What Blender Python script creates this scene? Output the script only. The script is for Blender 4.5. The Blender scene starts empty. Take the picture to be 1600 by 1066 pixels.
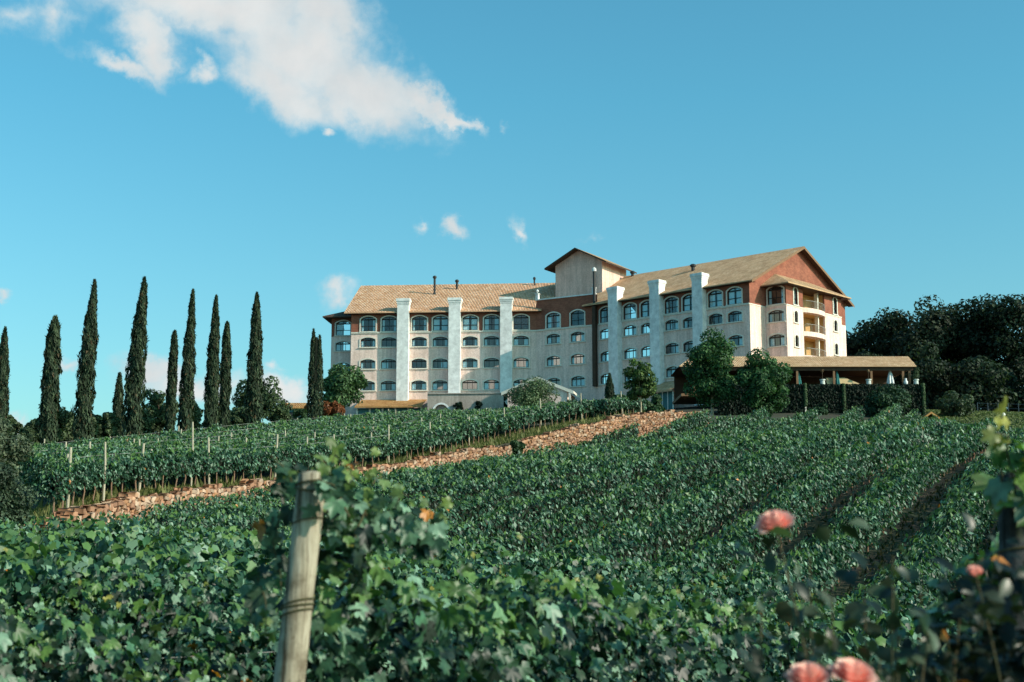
import bpy, math, random
import numpy as np
from mathutils import Vector, Matrix
from mathutils.geometry import tessellate_polygon

R = math.radians
RNG = np.random.default_rng(7)
random.seed(7)
scene = bpy.context.scene
COL = scene.collection

# ------------------------------------------------------------------ camera maths
F, HOR, CAMZ = 2222.2, 870.0, 1.7
PITCH = math.atan((HOR - 533.0) / F)
CP, SP = math.cos(PITCH), math.sin(PITCH)

def ray(px, py):
    u = (px - 800.0) / F
    v = (533.0 - py) / F
    return (u, CP - v * SP, SP + v * CP)

def P(px, py, D):
    r = ray(px, py)
    k = D / r[1]
    return np.array((r[0] * k, D, CAMZ + r[2] * k))

def ratio(px, py=560):
    r = ray(px, py)
    return r[0] / r[1]

# ------------------------------------------------------------------ materials
MATS = {}

def newmat(name):
    m = bpy.data.materials.new(name)
    m.use_nodes = True
    nt = m.node_tree
    b = nt.nodes['Principled BSDF']
    MATS[name] = m
    return m, nt, b

def node(nt, t, **kw):
    n = nt.nodes.new(t)
    for k, v in kw.items():
        if k in n.inputs.keys():
            n.inputs[k].default_value = v
        else:
            setattr(n, k, v)
    return n

def mixrgb(nt, fac, a, b, blend='MIX'):
    n = nt.nodes.new('ShaderNodeMix')
    n.data_type = 'RGBA'
    n.blend_type = blend
    for s, v in ((n.inputs[0], fac), (n.inputs[6], a), (n.inputs[7], b)):
        if hasattr(v, 'is_output'):
            nt.links.new(v, s)
        elif isinstance(v, (int, float)):
            s.default_value = v
        else:
            s.default_value = (*v[:3], 1.0)
    return n.outputs[2]

def math_(nt, op, a, b=None, c=None, clamp=False):
    n = nt.nodes.new('ShaderNodeMath')
    n.operation = op
    n.use_clamp = clamp
    for s, v in zip(n.inputs, (a, b, c)):
        if v is None:
            continue
        if hasattr(v, 'is_output'):
            nt.links.new(v, s)
        else:
            s.default_value = v
    return n.outputs[0]

def ramp(nt, fac, stops):
    n = nt.nodes.new('ShaderNodeValToRGB')
    el = n.color_ramp.elements
    while len(el) < len(stops):
        el.new(0.5)
    for e, (p, c) in zip(el, stops):
        e.position = p
        e.color = (*c[:3], 1.0)
    nt.links.new(fac, n.inputs[0])
    return n.outputs[0]

def pmat(name, c1, c2, scale=1.0, rough=0.8, bump=0.0, detail=6, coords='Object', spec=0.3, stretch=None, fine=None, bdist=0.03):
    """surface whose colour wanders between c1 and c2"""
    m, nt, b = newmat(name)
    tc = nt.nodes.new('ShaderNodeTexCoord')
    src = tc.outputs[coords]
    if stretch:
        mp = nt.nodes.new('ShaderNodeMapping')
        mp.inputs['Scale'].default_value = stretch
        nt.links.new(src, mp.inputs[0])
        src = mp.outputs[0]
    n1 = node(nt, 'ShaderNodeTexNoise', Scale=scale, Detail=detail, Roughness=0.62)
    nt.links.new(src, n1.inputs['Vector'])
    f = ramp(nt, n1.outputs[0], [(0.32, (0, 0, 0)), (0.68, (1, 1, 1))])
    colr = mixrgb(nt, f, c1, c2)
    n2 = node(nt, 'ShaderNodeTexNoise', Scale=fine or scale * 9, Detail=4, Roughness=0.7)
    nt.links.new(src, n2.inputs['Vector'])
    g = ramp(nt, n2.outputs[0], [(0.3, (0.72, 0.72, 0.72)), (0.7, (1.15, 1.15, 1.15))])
    colr = mixrgb(nt, 1.0, colr, g, 'MULTIPLY')
    nt.links.new(colr, b.inputs['Base Color'])
    b.inputs['Roughness'].default_value = rough
    b.inputs['Specular IOR Level'].default_value = spec
    if bump:
        bp = node(nt, 'ShaderNodeBump', Strength=bump, Distance=bdist)
        nt.links.new(n2.outputs[0], bp.inputs['Height'])
        nt.links.new(bp.outputs[0], b.inputs['Normal'])
    return m

def leafmat(name, rough=0.5, spec=0.4, trans=0.25, tint=(1, 1, 1), vein=False, ttint=(1.1, 1.5, 0.6)):
    """reads the per-leaf colour attribute"""
    m, nt, b = newmat(name)
    at = nt.nodes.new('ShaderNodeAttribute')
    at.attribute_name = 'lc'
    c = mixrgb(nt, 1.0, at.outputs['Color'], tint, 'MULTIPLY')
    if vein:
        tc = nt.nodes.new('ShaderNodeTexCoord')
        nz = node(nt, 'ShaderNodeTexNoise', Scale=40.0, Detail=3)
        nt.links.new(tc.outputs['Object'], nz.inputs['Vector'])
        g = ramp(nt, nz.outputs[0], [(0.3, (0.7, 0.7, 0.7)), (0.7, (1.25, 1.25, 1.2))])
        c = mixrgb(nt, 1.0, c, g, 'MULTIPLY')
    nt.links.new(c, b.inputs['Base Color'])
    b.inputs['Roughness'].default_value = rough
    b.inputs['Specular IOR Level'].default_value = spec
    if trans > 0:
        t = nt.nodes.new('ShaderNodeBsdfTranslucent')
        tcl = mixrgb(nt, 1.0, c, ttint, 'MULTIPLY')
        nt.links.new(tcl, t.inputs[0])
        mx = nt.nodes.new('ShaderNodeMixShader')
        mx.inputs[0].default_value = trans
        nt.links.new(b.outputs[0], mx.inputs[1])
        nt.links.new(t.outputs[0], mx.inputs[2])
        nt.links.new(mx.outputs[0], nt.nodes['Material Output'].inputs[0])
    return m

def stuccomat(name, c1, c2):
    m, nt, b = newmat(name)
    tc = nt.nodes.new('ShaderNodeTexCoord')
    n1 = node(nt, 'ShaderNodeTexNoise', Scale=0.45, Detail=8, Roughness=0.65)
    nt.links.new(tc.outputs['Object'], n1.inputs['Vector'])
    f = ramp(nt, n1.outputs[0], [(0.35, (0, 0, 0)), (0.65, (1, 1, 1))])
    c = mixrgb(nt, f, c1, c2)
    mp = nt.nodes.new('ShaderNodeMapping')
    mp.inputs['Scale'].default_value = (2.2, 2.2, 0.18)
    nt.links.new(tc.outputs['Object'], mp.inputs[0])
    n2 = node(nt, 'ShaderNodeTexNoise', Scale=1.0, Detail=6, Roughness=0.7)
    nt.links.new(mp.outputs[0], n2.inputs['Vector'])
    g = ramp(nt, n2.outputs[0], [(0.36, (0.72, 0.70, 0.68)), (0.62, (1.05, 1.05, 1.05))])
    c = mixrgb(nt, 0.75, c, g, 'MULTIPLY')
    n3 = node(nt, 'ShaderNodeTexNoise', Scale=5.0, Detail=5, Roughness=0.8)
    nt.links.new(tc.outputs['Object'], n3.inputs['Vector'])
    g = ramp(nt, n3.outputs[0], [(0.35, (0.74, 0.72, 0.70)), (0.65, (1.15, 1.15, 1.15))])
    c = mixrgb(nt, 0.8, c, g, 'MULTIPLY')
    nt.links.new(c, b.inputs['Base Color'])
    b.inputs['Roughness'].default_value = 0.9
    b.inputs['Specular IOR Level'].default_value = 0.15
    bp = node(nt, 'ShaderNodeBump', Strength=0.4, Distance=0.03)
    nt.links.new(n3.outputs[0], bp.inputs['Height'])
    nt.links.new(bp.outputs[0], b.inputs['Normal'])
    return m

def tilemat(name, c1, c2, c3, rib=0.22, course=0.36):
    """ribbed clay tiles in UV metres: u along the eave, v up the slope"""
    m, nt, b = newmat(name)
    tc = nt.nodes.new('ShaderNodeTexCoord')
    uv = nt.nodes.new('ShaderNodeSeparateXYZ')
    nt.links.new(tc.outputs['UV'], uv.inputs[0])
    u, v = uv.outputs[0], uv.outputs[1]
    su = math_(nt, 'SINE', math_(nt, 'MULTIPLY', u, 2 * math.pi / rib))
    fv = math_(nt, 'FRACT', math_(nt, 'DIVIDE', v, course))
    cell = nt.nodes.new('ShaderNodeCombineXYZ')
    nt.links.new(math_(nt, 'FLOOR', math_(nt, 'DIVIDE', u, rib)), cell.inputs[0])
    nt.links.new(math_(nt, 'FLOOR', math_(nt, 'DIVIDE', v, course)), cell.inputs[1])
    wn = nt.nodes.new('ShaderNodeTexWhiteNoise')
    nt.links.new(cell.outputs[0], wn.inputs['Vector'])
    c = ramp(nt, wn.outputs['Value'], [(0.0, c1), (0.55, c2), (1.0, c3)])
    big = node(nt, 'ShaderNodeTexNoise', Scale=0.6, Detail=6, Roughness=0.7)
    nt.links.new(tc.outputs['Object'], big.inputs['Vector'])
    g = ramp(nt, big.outputs[0], [(0.35, (0.72, 0.66, 0.6)), (0.6, (1.08, 1.08, 1.08))])
    c = mixrgb(nt, 0.8, c, g, 'MULTIPLY')
    dark = math_(nt, 'MULTIPLY_ADD', su, 0.16, 0.86)
    dk = math_(nt, 'MULTIPLY', dark, math_(nt, 'MULTIPLY_ADD', fv, 0.12, 0.9))
    cx = nt.nodes.new('ShaderNodeCombineXYZ')
    for i in range(3):
        nt.links.new(dk, cx.inputs[i])
    c = mixrgb(nt, 1.0, c, cx.outputs[0], 'MULTIPLY')
    nt.links.new(c, b.inputs['Base Color'])
    b.inputs['Roughness'].default_value = 0.85
    b.inputs['Specular IOR Level'].default_value = 0.2
    bp = node(nt, 'ShaderNodeBump', Strength=0.8, Distance=0.07)
    nt.links.new(math_(nt, 'ADD', su, math_(nt, 'MULTIPLY', fv, -0.5)), bp.inputs['Height'])
    nt.links.new(bp.outputs[0], b.inputs['Normal'])
    return m

def brickmat(name, c1, c2, mort):
    m, nt, b = newmat(name)
    tc = nt.nodes.new('ShaderNodeTexCoord')
    br = node(nt, 'ShaderNodeTexBrick', Scale=1.0)
    br.inputs['Color1'].default_value = (*c1, 1)
    br.inputs['Color2'].default_value = (*c2, 1)
    br.inputs['Mortar'].default_value = (*mort, 1)
    br.inputs['Brick Width'].default_value = 0.3
    br.inputs['Row Height'].default_value = 0.11
    br.inputs['Mortar Size'].default_value = 0.012
    nt.links.new(tc.outputs['UV'], br.inputs['Vector'])
    big = node(nt, 'ShaderNodeTexNoise', Scale=0.9, Detail=7, Roughness=0.7)
    nt.links.new(tc.outputs['Object'], big.inputs['Vector'])
    g = ramp(nt, big.outputs[0], [(0.35, (0.7, 0.7, 0.7)), (0.65, (1.2, 1.15, 1.1))])
    c = mixrgb(nt, 0.9, br.outputs['Color'], g, 'MULTIPLY')
    nt.links.new(c, b.inputs['Base Color'])
    b.inputs['Roughness'].default_value = 0.9
    b.inputs['Specular IOR Level'].default_value = 0.15
    return m

M = {}
M['stucco'] = stuccomat('stucco', (0.90, 0.65, 0.57), (0.98, 0.745, 0.665))
M['stucco_tower'] = stuccomat('stucco_tower', (0.76, 0.51, 0.44), (0.86, 0.61, 0.53))
M['white_stucco'] = pmat('white_stucco', (0.80, 0.79, 0.78), (0.88, 0.87, 0.85), 0.35, 0.85, 0.0, fine=1.3)
M['podium'] = stuccomat('podium', (0.42, 0.36, 0.32), (0.52, 0.45, 0.40))  # stucco greyed in colour to hold the podium's shade
M['trim'] = pmat('trim', (0.74, 0.69, 0.60), (0.80, 0.76, 0.68), 1.0, 0.8)
M['brick'] = brickmat('brick', (0.25, 0.082, 0.058), (0.33, 0.122, 0.08), (0.30, 0.14, 0.10))
M['plaster_yellow'] = pmat('plaster_yellow', (0.55, 0.33, 0.13), (0.62, 0.38, 0.16), 1.0, 0.9)
M['tile'] = tilemat('tile', (0.70, 0.36, 0.19), (0.84, 0.49, 0.30), (0.90, 0.60, 0.42))
M['tile_fine'] = tilemat('tile_fine', (0.64, 0.38, 0.21), (0.74, 0.47, 0.28), (0.80, 0.55, 0.35), rib=0.2, course=0.35)
M['tile_orange'] = tilemat('tile_orange', (0.50, 0.23, 0.08), (0.62, 0.32, 0.12), (0.70, 0.42, 0.18))
M['tile_shaded'] = tilemat('tile_shaded', (0.10, 0.07, 0.055), (0.15, 0.10, 0.08), (0.20, 0.14, 0.10))  # shaded side of the annex hip put into the tile colour
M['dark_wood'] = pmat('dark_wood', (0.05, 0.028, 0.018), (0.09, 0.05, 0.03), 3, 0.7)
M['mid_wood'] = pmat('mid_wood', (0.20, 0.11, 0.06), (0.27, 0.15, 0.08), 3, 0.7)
M['frame'] = pmat('frame', (0.028, 0.022, 0.02), (0.04, 0.032, 0.028), 4, 0.5)
M['curtain'] = pmat('curtain', (0.80, 0.82, 0.82), (0.88, 0.88, 0.87), 3, 0.9, stretch=(6, 1, 0.3))
M['metal_dark'] = pmat('metal_dark', (0.02, 0.02, 0.022), (0.04, 0.04, 0.042), 5, 0.5)
M['metal_white'] = pmat('metal_white', (0.7, 0.7, 0.68), (0.78, 0.78, 0.76), 3, 0.5)
M['stone'] = leafmat('stone', 0.92, 0.12, 0.0)
M['stone_core'] = pmat('stone_core', (0.12, 0.07, 0.045), (0.2, 0.12, 0.08), 2, 0.95)
M['vine_leaf'] = leafmat('vine_leaf', 0.45, 0.35, 0.18)
M['vine_leaf_near'] = leafmat('vine_leaf_near', 0.45, 0.4, 0.18, vein=True)
M['tree_leaf'] = leafmat('tree_leaf', 0.6, 0.22, 0.22)
M['cypress_leaf'] = leafmat('cypress_leaf', 0.7, 0.2, 0.1)
M['rose_leaf'] = leafmat('rose_leaf', 0.4, 0.45, 0.25)
M['petal'] = leafmat('petal', 0.55, 0.2, 0.35, ttint=(1.1, .95, 1.0))
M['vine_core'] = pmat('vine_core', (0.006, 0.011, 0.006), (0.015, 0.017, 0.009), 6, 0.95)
M['bark'] = pmat('bark', (0.10, 0.07, 0.05), (0.18, 0.13, 0.09), 6, 0.95, 0.4, stretch=(1, 1, 0.25))
M['vine_bark'] = pmat('vine_bark', (0.20, 0.12, 0.08), (0.30, 0.19, 0.13), 12, 0.95, 0.3)
M['birch'] = pmat('birch', (0.36, 0.29, 0.19), (0.50, 0.42, 0.30), 4, 0.9, 0.2)
M['cane'] = pmat('cane', (0.05, 0.06, 0.025), (0.10, 0.07, 0.03), 10, 0.7)
M['wire'] = pmat('wire', (0.30, 0.29, 0.27), (0.42, 0.40, 0.37), 10, 0.5)
M['post_wood'] = pmat('post_wood', (0.36, 0.31, 0.23), (0.52, 0.46, 0.35), 5, 0.9, 0.3)
M['pole_blue'] = pmat('pole_blue', (0.025, 0.05, 0.07), (0.035, 0.065, 0.09), 5, 0.6)
M['cloth_green'] = pmat('cloth_green', (0.03, 0.16, 0.16), (0.04, 0.22, 0.22), 4, 0.9)
M['cloth_white'] = pmat('cloth_white', (0.7, 0.71, 0.72), (0.8, 0.8, 0.8), 4, 0.9)
M['sunpatch_tan'] = pmat('sunpatch_tan', (0.60, 0.42, 0.22), (0.70, 0.52, 0.30), 2, 0.9)
M['pot'] = pmat('pot', (0.55, 0.58, 0.55), (0.66, 0.68, 0.64), 4, 0.8)
M['blue_paint'] = pmat('blue_paint', (0.05, 0.16, 0.18), (0.07, 0.2, 0.22), 2, 0.8)
M['pale_wall'] = pmat('pale_wall', (0.5, 0.42, 0.33), (0.58, 0.5, 0.4), 2, 0.9)

def glassmat(name, tint, gfac, gcol=(0.55, 0.85, 0.95)):
    m, nt, b = newmat(name)
    nt.nodes.remove(b)
    tr = nt.nodes.new('ShaderNodeBsdfTransparent')
    tr.inputs[0].default_value = (*tint, 1)
    gl = nt.nodes.new('ShaderNodeBsdfGlossy')
    gl.inputs['Color'].default_value = (*gcol, 1)
    gl.inputs['Roughness'].default_value = 0.04
    tc = nt.nodes.new('ShaderNodeTexCoord')
    nz = node(nt, 'ShaderNodeTexNoise', Scale=1.3, Detail=2)
    nt.links.new(tc.outputs['Object'], nz.inputs['Vector'])
    bp = node(nt, 'ShaderNodeBump', Strength=0.15, Distance=0.05)
    nt.links.new(nz.outputs[0], bp.inputs['Height'])
    nt.links.new(bp.outputs[0], gl.inputs['Normal'])
    mx = nt.nodes.new('ShaderNodeMixShader')
    mx.inputs[0].default_value = gfac
    nt.links.new(tr.outputs[0], mx.inputs[1])
    nt.links.new(gl.outputs[0], mx.inputs[2])
    nt.links.new(mx.outputs[0], nt.nodes['Material Output'].inputs[0])
    return m
M['glass'] = glassmat('window_glass', (0.80, 0.94, 0.98), 0.10)
M['rail_glass'] = glassmat('railing_glass', (0.85, 0.88, 0.86), 0.12)

def groundmat():
    m, nt, b = newmat('soil_and_grass')
    tc = nt.nodes.new('ShaderNodeTexCoord')
    n1 = node(nt, 'ShaderNodeTexNoise', Scale=0.25, Detail=8, Roughness=0.65)
    nt.links.new(tc.outputs['Object'], n1.inputs['Vector'])
    n2 = node(nt, 'ShaderNodeTexNoise', Scale=4.0, Detail=6, Roughness=0.75)
    nt.links.new(tc.outputs['Object'], n2.inputs['Vector'])
    g = ramp(nt, n1.outputs[0], [(0.35, (0.03, 0.05, 0.018)), (0.55, (0.055, 0.04, 0.025)), (0.7, (0.03, 0.05, 0.02))])
    v = ramp(nt, n2.outputs[0], [(0.3, (0.5, 0.5, 0.5)), (0.7, (1.2, 1.2, 1.2))])
    c = mixrgb(nt, 1.0, g, v, 'MULTIPLY')
    nt.links.new(c, b.inputs['Base Color'])
    b.inputs['Roughness'].default_value = 0.95
    bp = node(nt, 'ShaderNodeBump', Strength=0.6, Distance=0.1)
    nt.links.new(n2.outputs[0], bp.inputs['Height'])
    nt.links.new(bp.outputs[0], b.inputs['Normal'])
    return m
M['ground'] = groundmat()

# ------------------------------------------------------------------ object helpers
def wloc(o):
    v = Vector((0, 0, 0))
    while o is not None:
        v = v + o.location
        o = o.parent
    return v

def tag(o, label=None, cat=None, group=None, kind=None):
    if label: o['label'] = label
    if cat: o['category'] = cat
    if group: o['group'] = group
    if kind: o['kind'] = kind
    return o

def empty(name, label, cat, loc, group=None):
    o = bpy.data.objects.new(name, None)
    COL.objects.link(o)
    o.location = [float(v) for v in loc]
    o.empty_display_size = 0.3
    return tag(o, label, cat, group)

def link(name, me, parent=None, loc=(0, 0, 0), rz=0.0):
    o = bpy.data.objects.new(name, me)
    COL.objects.link(o)
    o.parent = parent
    o.location = [float(v) for v in loc]
    o.rotation_euler = (0, 0, rz)
    return o

class MB:
    """collects polygons in world coordinates, then becomes ONE mesh object"""
    def __init__(s):
        s.v, s.f, s.uv = [], [], []
    def face(s, pts, uv=None):
        i = len(s.v)
        s.v += [tuple(float(c) for c in p) for p in pts]
        s.f.append(tuple(range(i, i + len(pts))))
        s.uv += list(uv) if uv else [(0.0, 0.0)] * len(pts)
    def roof(s, pts, eave):
        """tile-mapped face: eave = direction of the eave line"""
        e = Vector(eave).normalized()
        p = [Vector([float(c) for c in q]) for q in pts]
        n = (p[1] - p[0]).cross(p[2] - p[0]).normalized()
        up = n.cross(e)
        if up.z < 0: up = -up
        s.face(pts, [((q - p[0]).dot(e), (q - p[0]).dot(up)) for q in p])
    def box(s, c, sz, t=(1, 0, 0), bottom=True):
        """box centred on c with sizes along (t, n, z)"""
        t = Vector((t[0], t[1], 0)).normalized()
        n = Vector((-t.y, t.x, 0))
        c = Vector([float(q) for q in c])
        hx, hy, hz = sz[0] / 2, sz[1] / 2, sz[2] / 2
        q = [c + t * (a * hx) + n * (b * hy) + Vector((0, 0, d * hz)) for d in (-1, 1) for a, b in ((-1, -1), (1, -1), (1, 1), (-1, 1))]
        for f in ((0, 1, 5, 4), (1, 2, 6, 5), (2, 3, 7, 6), (3, 0, 4, 7), (4, 5, 6, 7), (3, 2, 1, 0)):
            a, b2 = q[f[0]], q[f[1]]
            L = (b2 - a).length; Hh = (q[f[3]] - a).length
            s.face([q[k] for k in f], [(0, a.z), (L, a.z), (L, a.z + Hh), (0, a.z + Hh)])
    def slab(s, pts, th):
        """flat slab of thickness th below the polygon"""
        p = [Vector([float(c) for c in q]) for q in pts]
        d = Vector((0, 0, -th))
        s.face(p); s.face([q + d for q in reversed(p)])
        for i in range(len(p)):
            a, b = p[i], p[(i + 1) % len(p)]
            s.face([a, a + d, b + d, b])
    def tube(s, pts, radii, n=8, cap=True):
        pts = [Vector([float(c) for c in q]) for q in pts]
        if not hasattr(radii, '__len__'): radii = [radii] * len(pts)
        rings = []
        for i, p in enumerate(pts):
            d = (pts[min(i + 1, len(pts) - 1)] - pts[max(i - 1, 0)]).normalized()
            a = d.cross(Vector((0.31, 0.2, 0.93)) if abs(d.z) < 0.9 else Vector((1, 0.1, 0))).normalized()
            b = d.cross(a)
            rings.append([p + a * (radii[i] * math.cos(2 * math.pi * k / n)) + b * (radii[i] * math.sin(2 * math.pi * k / n)) for k in range(n)])
        base = len(s.v)
        for r in rings: s.v += [tuple(q) for q in r]
        for i in range(len(pts) - 1):
            for k in range(n):
                k2 = (k + 1) % n
                s.f.append((base + i * n + k, base + i * n + k2, base + (i + 1) * n + k2, base + (i + 1) * n + k)); s.uv += [(0, 0)] * 4
        if cap:
            s.f.append(tuple(base + k for k in reversed(range(n)))); s.uv += [(0, 0)] * n
            s.f.append(tuple(base + (len(pts) - 1) * n + k for k in range(n))); s.uv += [(0, 0)] * n
    def lathe(s, c, prof, n=12):
        base = len(s.v)
        for r, z in prof:
            s.v += [(float(c[0] + r * math.cos(2 * math.pi * k / n)), float(c[1] + r * math.sin(2 * math.pi * k / n)), float(c[2] + z)) for k in range(n)]
        for i in range(len(prof) - 1):
            for k in range(n):
                k2 = (k + 1) % n
                s.f.append((base + i * n + k, base + i * n + k2, base + (i + 1) * n + k2, base + (i + 1) * n + k)); s.uv += [(0, 0)] * 4
    def mesh(s, name, mat, off=Vector((0, 0, 0))):
        me = bpy.data.meshes.new(name)
        me.from_pydata([(x - off.x, y - off.y, z - off.z) for x, y, z in s.v], [], s.f)
        uvl = me.uv_layers.new(name='UVMap')
        uvl.data.foreach_set('uv', np.array(s.uv, dtype=np.float32).ravel())
        me.materials.append(mat)
        return me
    def build(s, name, mat, parent=None, smooth=False):
        off = wloc(parent) if parent else Vector((0, 0, 0))
        if parent is None:
            a = np.array(s.v); off = Vector((float(a[:, 0].mean()), float(a[:, 1].mean()), float(a[:, 2].min())))
        me = s.mesh(name, mat, off)
        if smooth: me.polygons.foreach_set('use_smooth', [True] * len(me.polygons))
        return link(name, me, parent, (0, 0, 0) if parent else off)

# ------------------------------------------------------------------ leaf clouds
def tpl(verts, faces):
    return (np.array(verts, dtype=np.float64), faces)

QUAD = tpl([(0, -1, 0), (0.62, 0.05, 0.12), (0, 1, -0.1), (-0.62, 0.05, 0.12)], [(0, 1, 2), (0, 2, 3)])
OVAL = tpl([(0, -1, -0.1), (0.5, -0.45, 0.12), (0.55, 0.25, 0.12), (0, 1, -0.25), (-0.55, 0.25, 0.12), (-0.5, -0.45, 0.12), (0, 0, 0)],
           [(6, 0, 1), (6, 1, 2), (6, 2, 3), (6, 3, 4), (6, 4, 5), (6, 5, 0)])
def grape():
    half = [(90, 1.0), (76, .80), (64, .60), (52, .82), (40, .92), (28, .74), (12, .58), (-4, .70), (-20, .78), (-38, .66), (-60, .62), (-78, .30)]
    out = [(a, r) for a, r in half] + [(180 - a, r) for a, r in reversed(half[1:])]
    v = [(0, -0.12, 0)]
    for a, r in out:
        x, y = r * math.cos(R(a)), r * math.sin(R(a))
        v.append((x, y, 0.22 * abs(x) - 0.28 * r * r + 0.08 * math.sin(3 * R(a))))
    n = len(out)
    return tpl(v, [(0, 1 + (i + 1) % n, 1 + i) for i in range(n)])
GRAPE = grape()
MIDLEAF = tpl([(0, -.25, 0), (0, 1, -.25), (-.45, .62, 0), (-.92, .3, -.02), (-.7, -.45, .0), (0, -.5, -.1), (.7, -.45, .0), (.92, .3, -.02), (.45, .62, 0)],
              [(0, 1, 2), (0, 2, 3), (0, 3, 4), (0, 4, 5), (0, 5, 6), (0, 6, 7), (0, 7, 8), (0, 8, 1)])
def rock():
    v, f = [], []
    a, b = 1.0, 0.72
    for ax in range(3):
        for sg in (-1, 1):
            i = len(v)
            o = [k for k in range(3) if k != ax]
            for s1, s2 in ((-1, -1), (1, -1), (1, 1), (-1, 1)):
                p = [0, 0, 0]; p[ax] = sg * a; p[o[0]] = s1 * b; p[o[1]] = s2 * b
                v.append(p)
            fc = (i, i + 1, i + 2, i + 3)
            n = np.cross(np.array(v[i + 1]) - np.array(v[i]), np.array(v[i + 2]) - np.array(v[i]))
            f.append(fc if n[ax] * sg > 0 else fc[::-1])
    # bevel faces by hull of the corners
    import itertools
    vv = np.array(v)
    for ax1, ax2 in ((0, 1), (0, 2), (1, 2)):
        ax3 = 3 - ax1 - ax2
        for s1 in (-1, 1):
            for s2 in (-1, 1):
                ids = [k for k in range(24) if (vv[k, ax1] * s1 > .9 and vv[k, ax2] * s2 > .5) or (vv[k, ax2] * s2 > .9 and vv[k, ax1] * s1 > .5)]
                lo = [k for k in ids if vv[k, ax3] < 0]; hi = [k for k in ids if vv[k, ax3] > 0]
                fc = (lo[0], lo[1], hi[1] if vv[hi[1], ax1] == vv[lo[1], ax1] else hi[0], hi[0] if vv[hi[1], ax1] == vv[lo[1], ax1] else hi[1])
                f.append(fc)
    for s in itertools.product((-1, 1), repeat=3):
        ids = [k for k in range(24) if all(vv[k, q] * s[q] > .5 for q in range(3))]
        f.append(tuple(ids))
    return tpl(v, f)
ROCK = rock()

def unit(a):
    return a / np.maximum(np.linalg.norm(a, axis=1, keepdims=True), 1e-9)

def cloud_mesh(name, tp, c, n, tip, size, colr, mat, off=(0, 0, 0), smooth=False, jitter=0.0, rng=RNG):
    """one mesh with a copy of the template at every centre"""
    V, Fc = tp
    N = len(c)
    n = unit(n)
    t = tip - n * np.sum(tip * n, axis=1, keepdims=True)
    bad = np.linalg.norm(t, axis=1) < 1e-4
    t[bad] = np.cross(n[bad], np.array([0.3, 0.5, 0.8]))
    t = unit(t)
    b = np.cross(t, n)
    size = np.asarray(size, dtype=float)
    if size.ndim == 1: size = np.repeat(size[:, None], 3, axis=1)
    L = V[None] * size[:, None, :]
    if jitter:
        L = L * (1 + rng.normal(0, jitter, (N, len(V), 1)))
    W = c[:, None, :] + L[..., 0:1] * b[:, None, :] + L[..., 1:2] * t[:, None, :] + L[..., 2:3] * n[:, None, :]
    W = (W - np.asarray([float(q) for q in off])).reshape(-1, 3)
    lens = [len(f) for f in Fc]
    idx = np.concatenate([np.array(f) for f in Fc])
    loops = (idx[None, :] + (np.arange(N) * len(V))[:, None]).ravel().astype(np.int32)
    starts = np.concatenate([[0], np.cumsum(lens)[:-1]])
    ls = (starts[None, :] + (np.arange(N) * len(idx))[:, None]).ravel().astype(np.int32)
    me = bpy.data.meshes.new(name)
    me.vertices.add(len(W)); me.vertices.foreach_set('co', W.astype(np.float32).ravel())
    me.loops.add(len(loops)); me.loops.foreach_set('vertex_index', loops)
    me.polygons.add(len(ls)); me.polygons.foreach_set('loop_start', ls)
    if smooth: me.polygons.foreach_set('use_smooth', np.ones(len(ls), dtype=bool))
    me.update(calc_edges=True)
    at = me.attributes.new('lc', 'FLOAT_COLOR', 'FACE')
    cc = np.ones((N, 4), dtype=np.float32); cc[:, :3] = np.clip(colr, 0, 1)
    at.data.foreach_set('color', np.repeat(cc, len(Fc), axis=0).ravel())
    me.materials.append(mat)
    return me

def leafcol(N, dark, light, rng=RNG, tipc=None, tipmask=None, orange=0.0, power=1.3, pale=None):
    k = rng.random((N, 1)) ** power
    c = np.array(dark) * (1 - k) + np.array(light) * k
    c *= rng.uniform(0.8, 1.2, (N, 1))
    if pale is not None:
        o = rng.random(N) < 0.19
        c[o] = np.array(pale) * rng.uniform(0.6, 1.25, (o.sum(), 1))
    if tipc is not None and tipmask is not None:
        q = tipmask[:, None] * rng.uniform(0.4, 1.0, (N, 1))
        c = c * (1 - q) + np.array(tipc) * q
    if orange:
        o = rng.random(N) < orange
        c[o] = np.array((0.45, 0.16, 0.02)) * rng.uniform(0.6, 1.2, (o.sum(), 1))
    return c

# ------------------------------------------------------------------ terrain
pxs = [52, 120, 200, 300, 360, 420, 572, 660, 740, 796, 880, 940, 980, 1040, 1090]
Dss = [45, 48.5, 53, 60, 64, 68, 79, 86, 92, 97, 105, 111, 115, 119, 123]
bot = [840, 834, 812, 798, 780, 768, 744, 736, 726, 720, 706, 698, 686, 668, 652]
top_ = [824, 802, 781, 767, 760, 753, 733, 716, 704, 697, 672, 658, 648, 645, 644]
WB = np.array([P(a, b, d) for a, b, d in zip(pxs, bot, Dss)])
WT = np.array([P(a, b, d) for a, b, d in zip(pxs, top_, Dss)])
WY = np.array(Dss, dtype=float)
_cf = np.polyfit(WY, WB[:, 0], 4)
def Xw(y):
    y = np.asarray(y, dtype=float)
    yc = np.clip(y, 44, 124)
    x = np.polyval(_cf, yc)
    return x + np.where(y < 44, (y - 44) * 0.12, 0) + np.where(y > 124, (y - 124) * 0.8, 0)
def wall_bot(y): return np.interp(y, WY, WB[:, 2])
def wall_top(y): return np.interp(y, WY, WT[:, 2])

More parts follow.
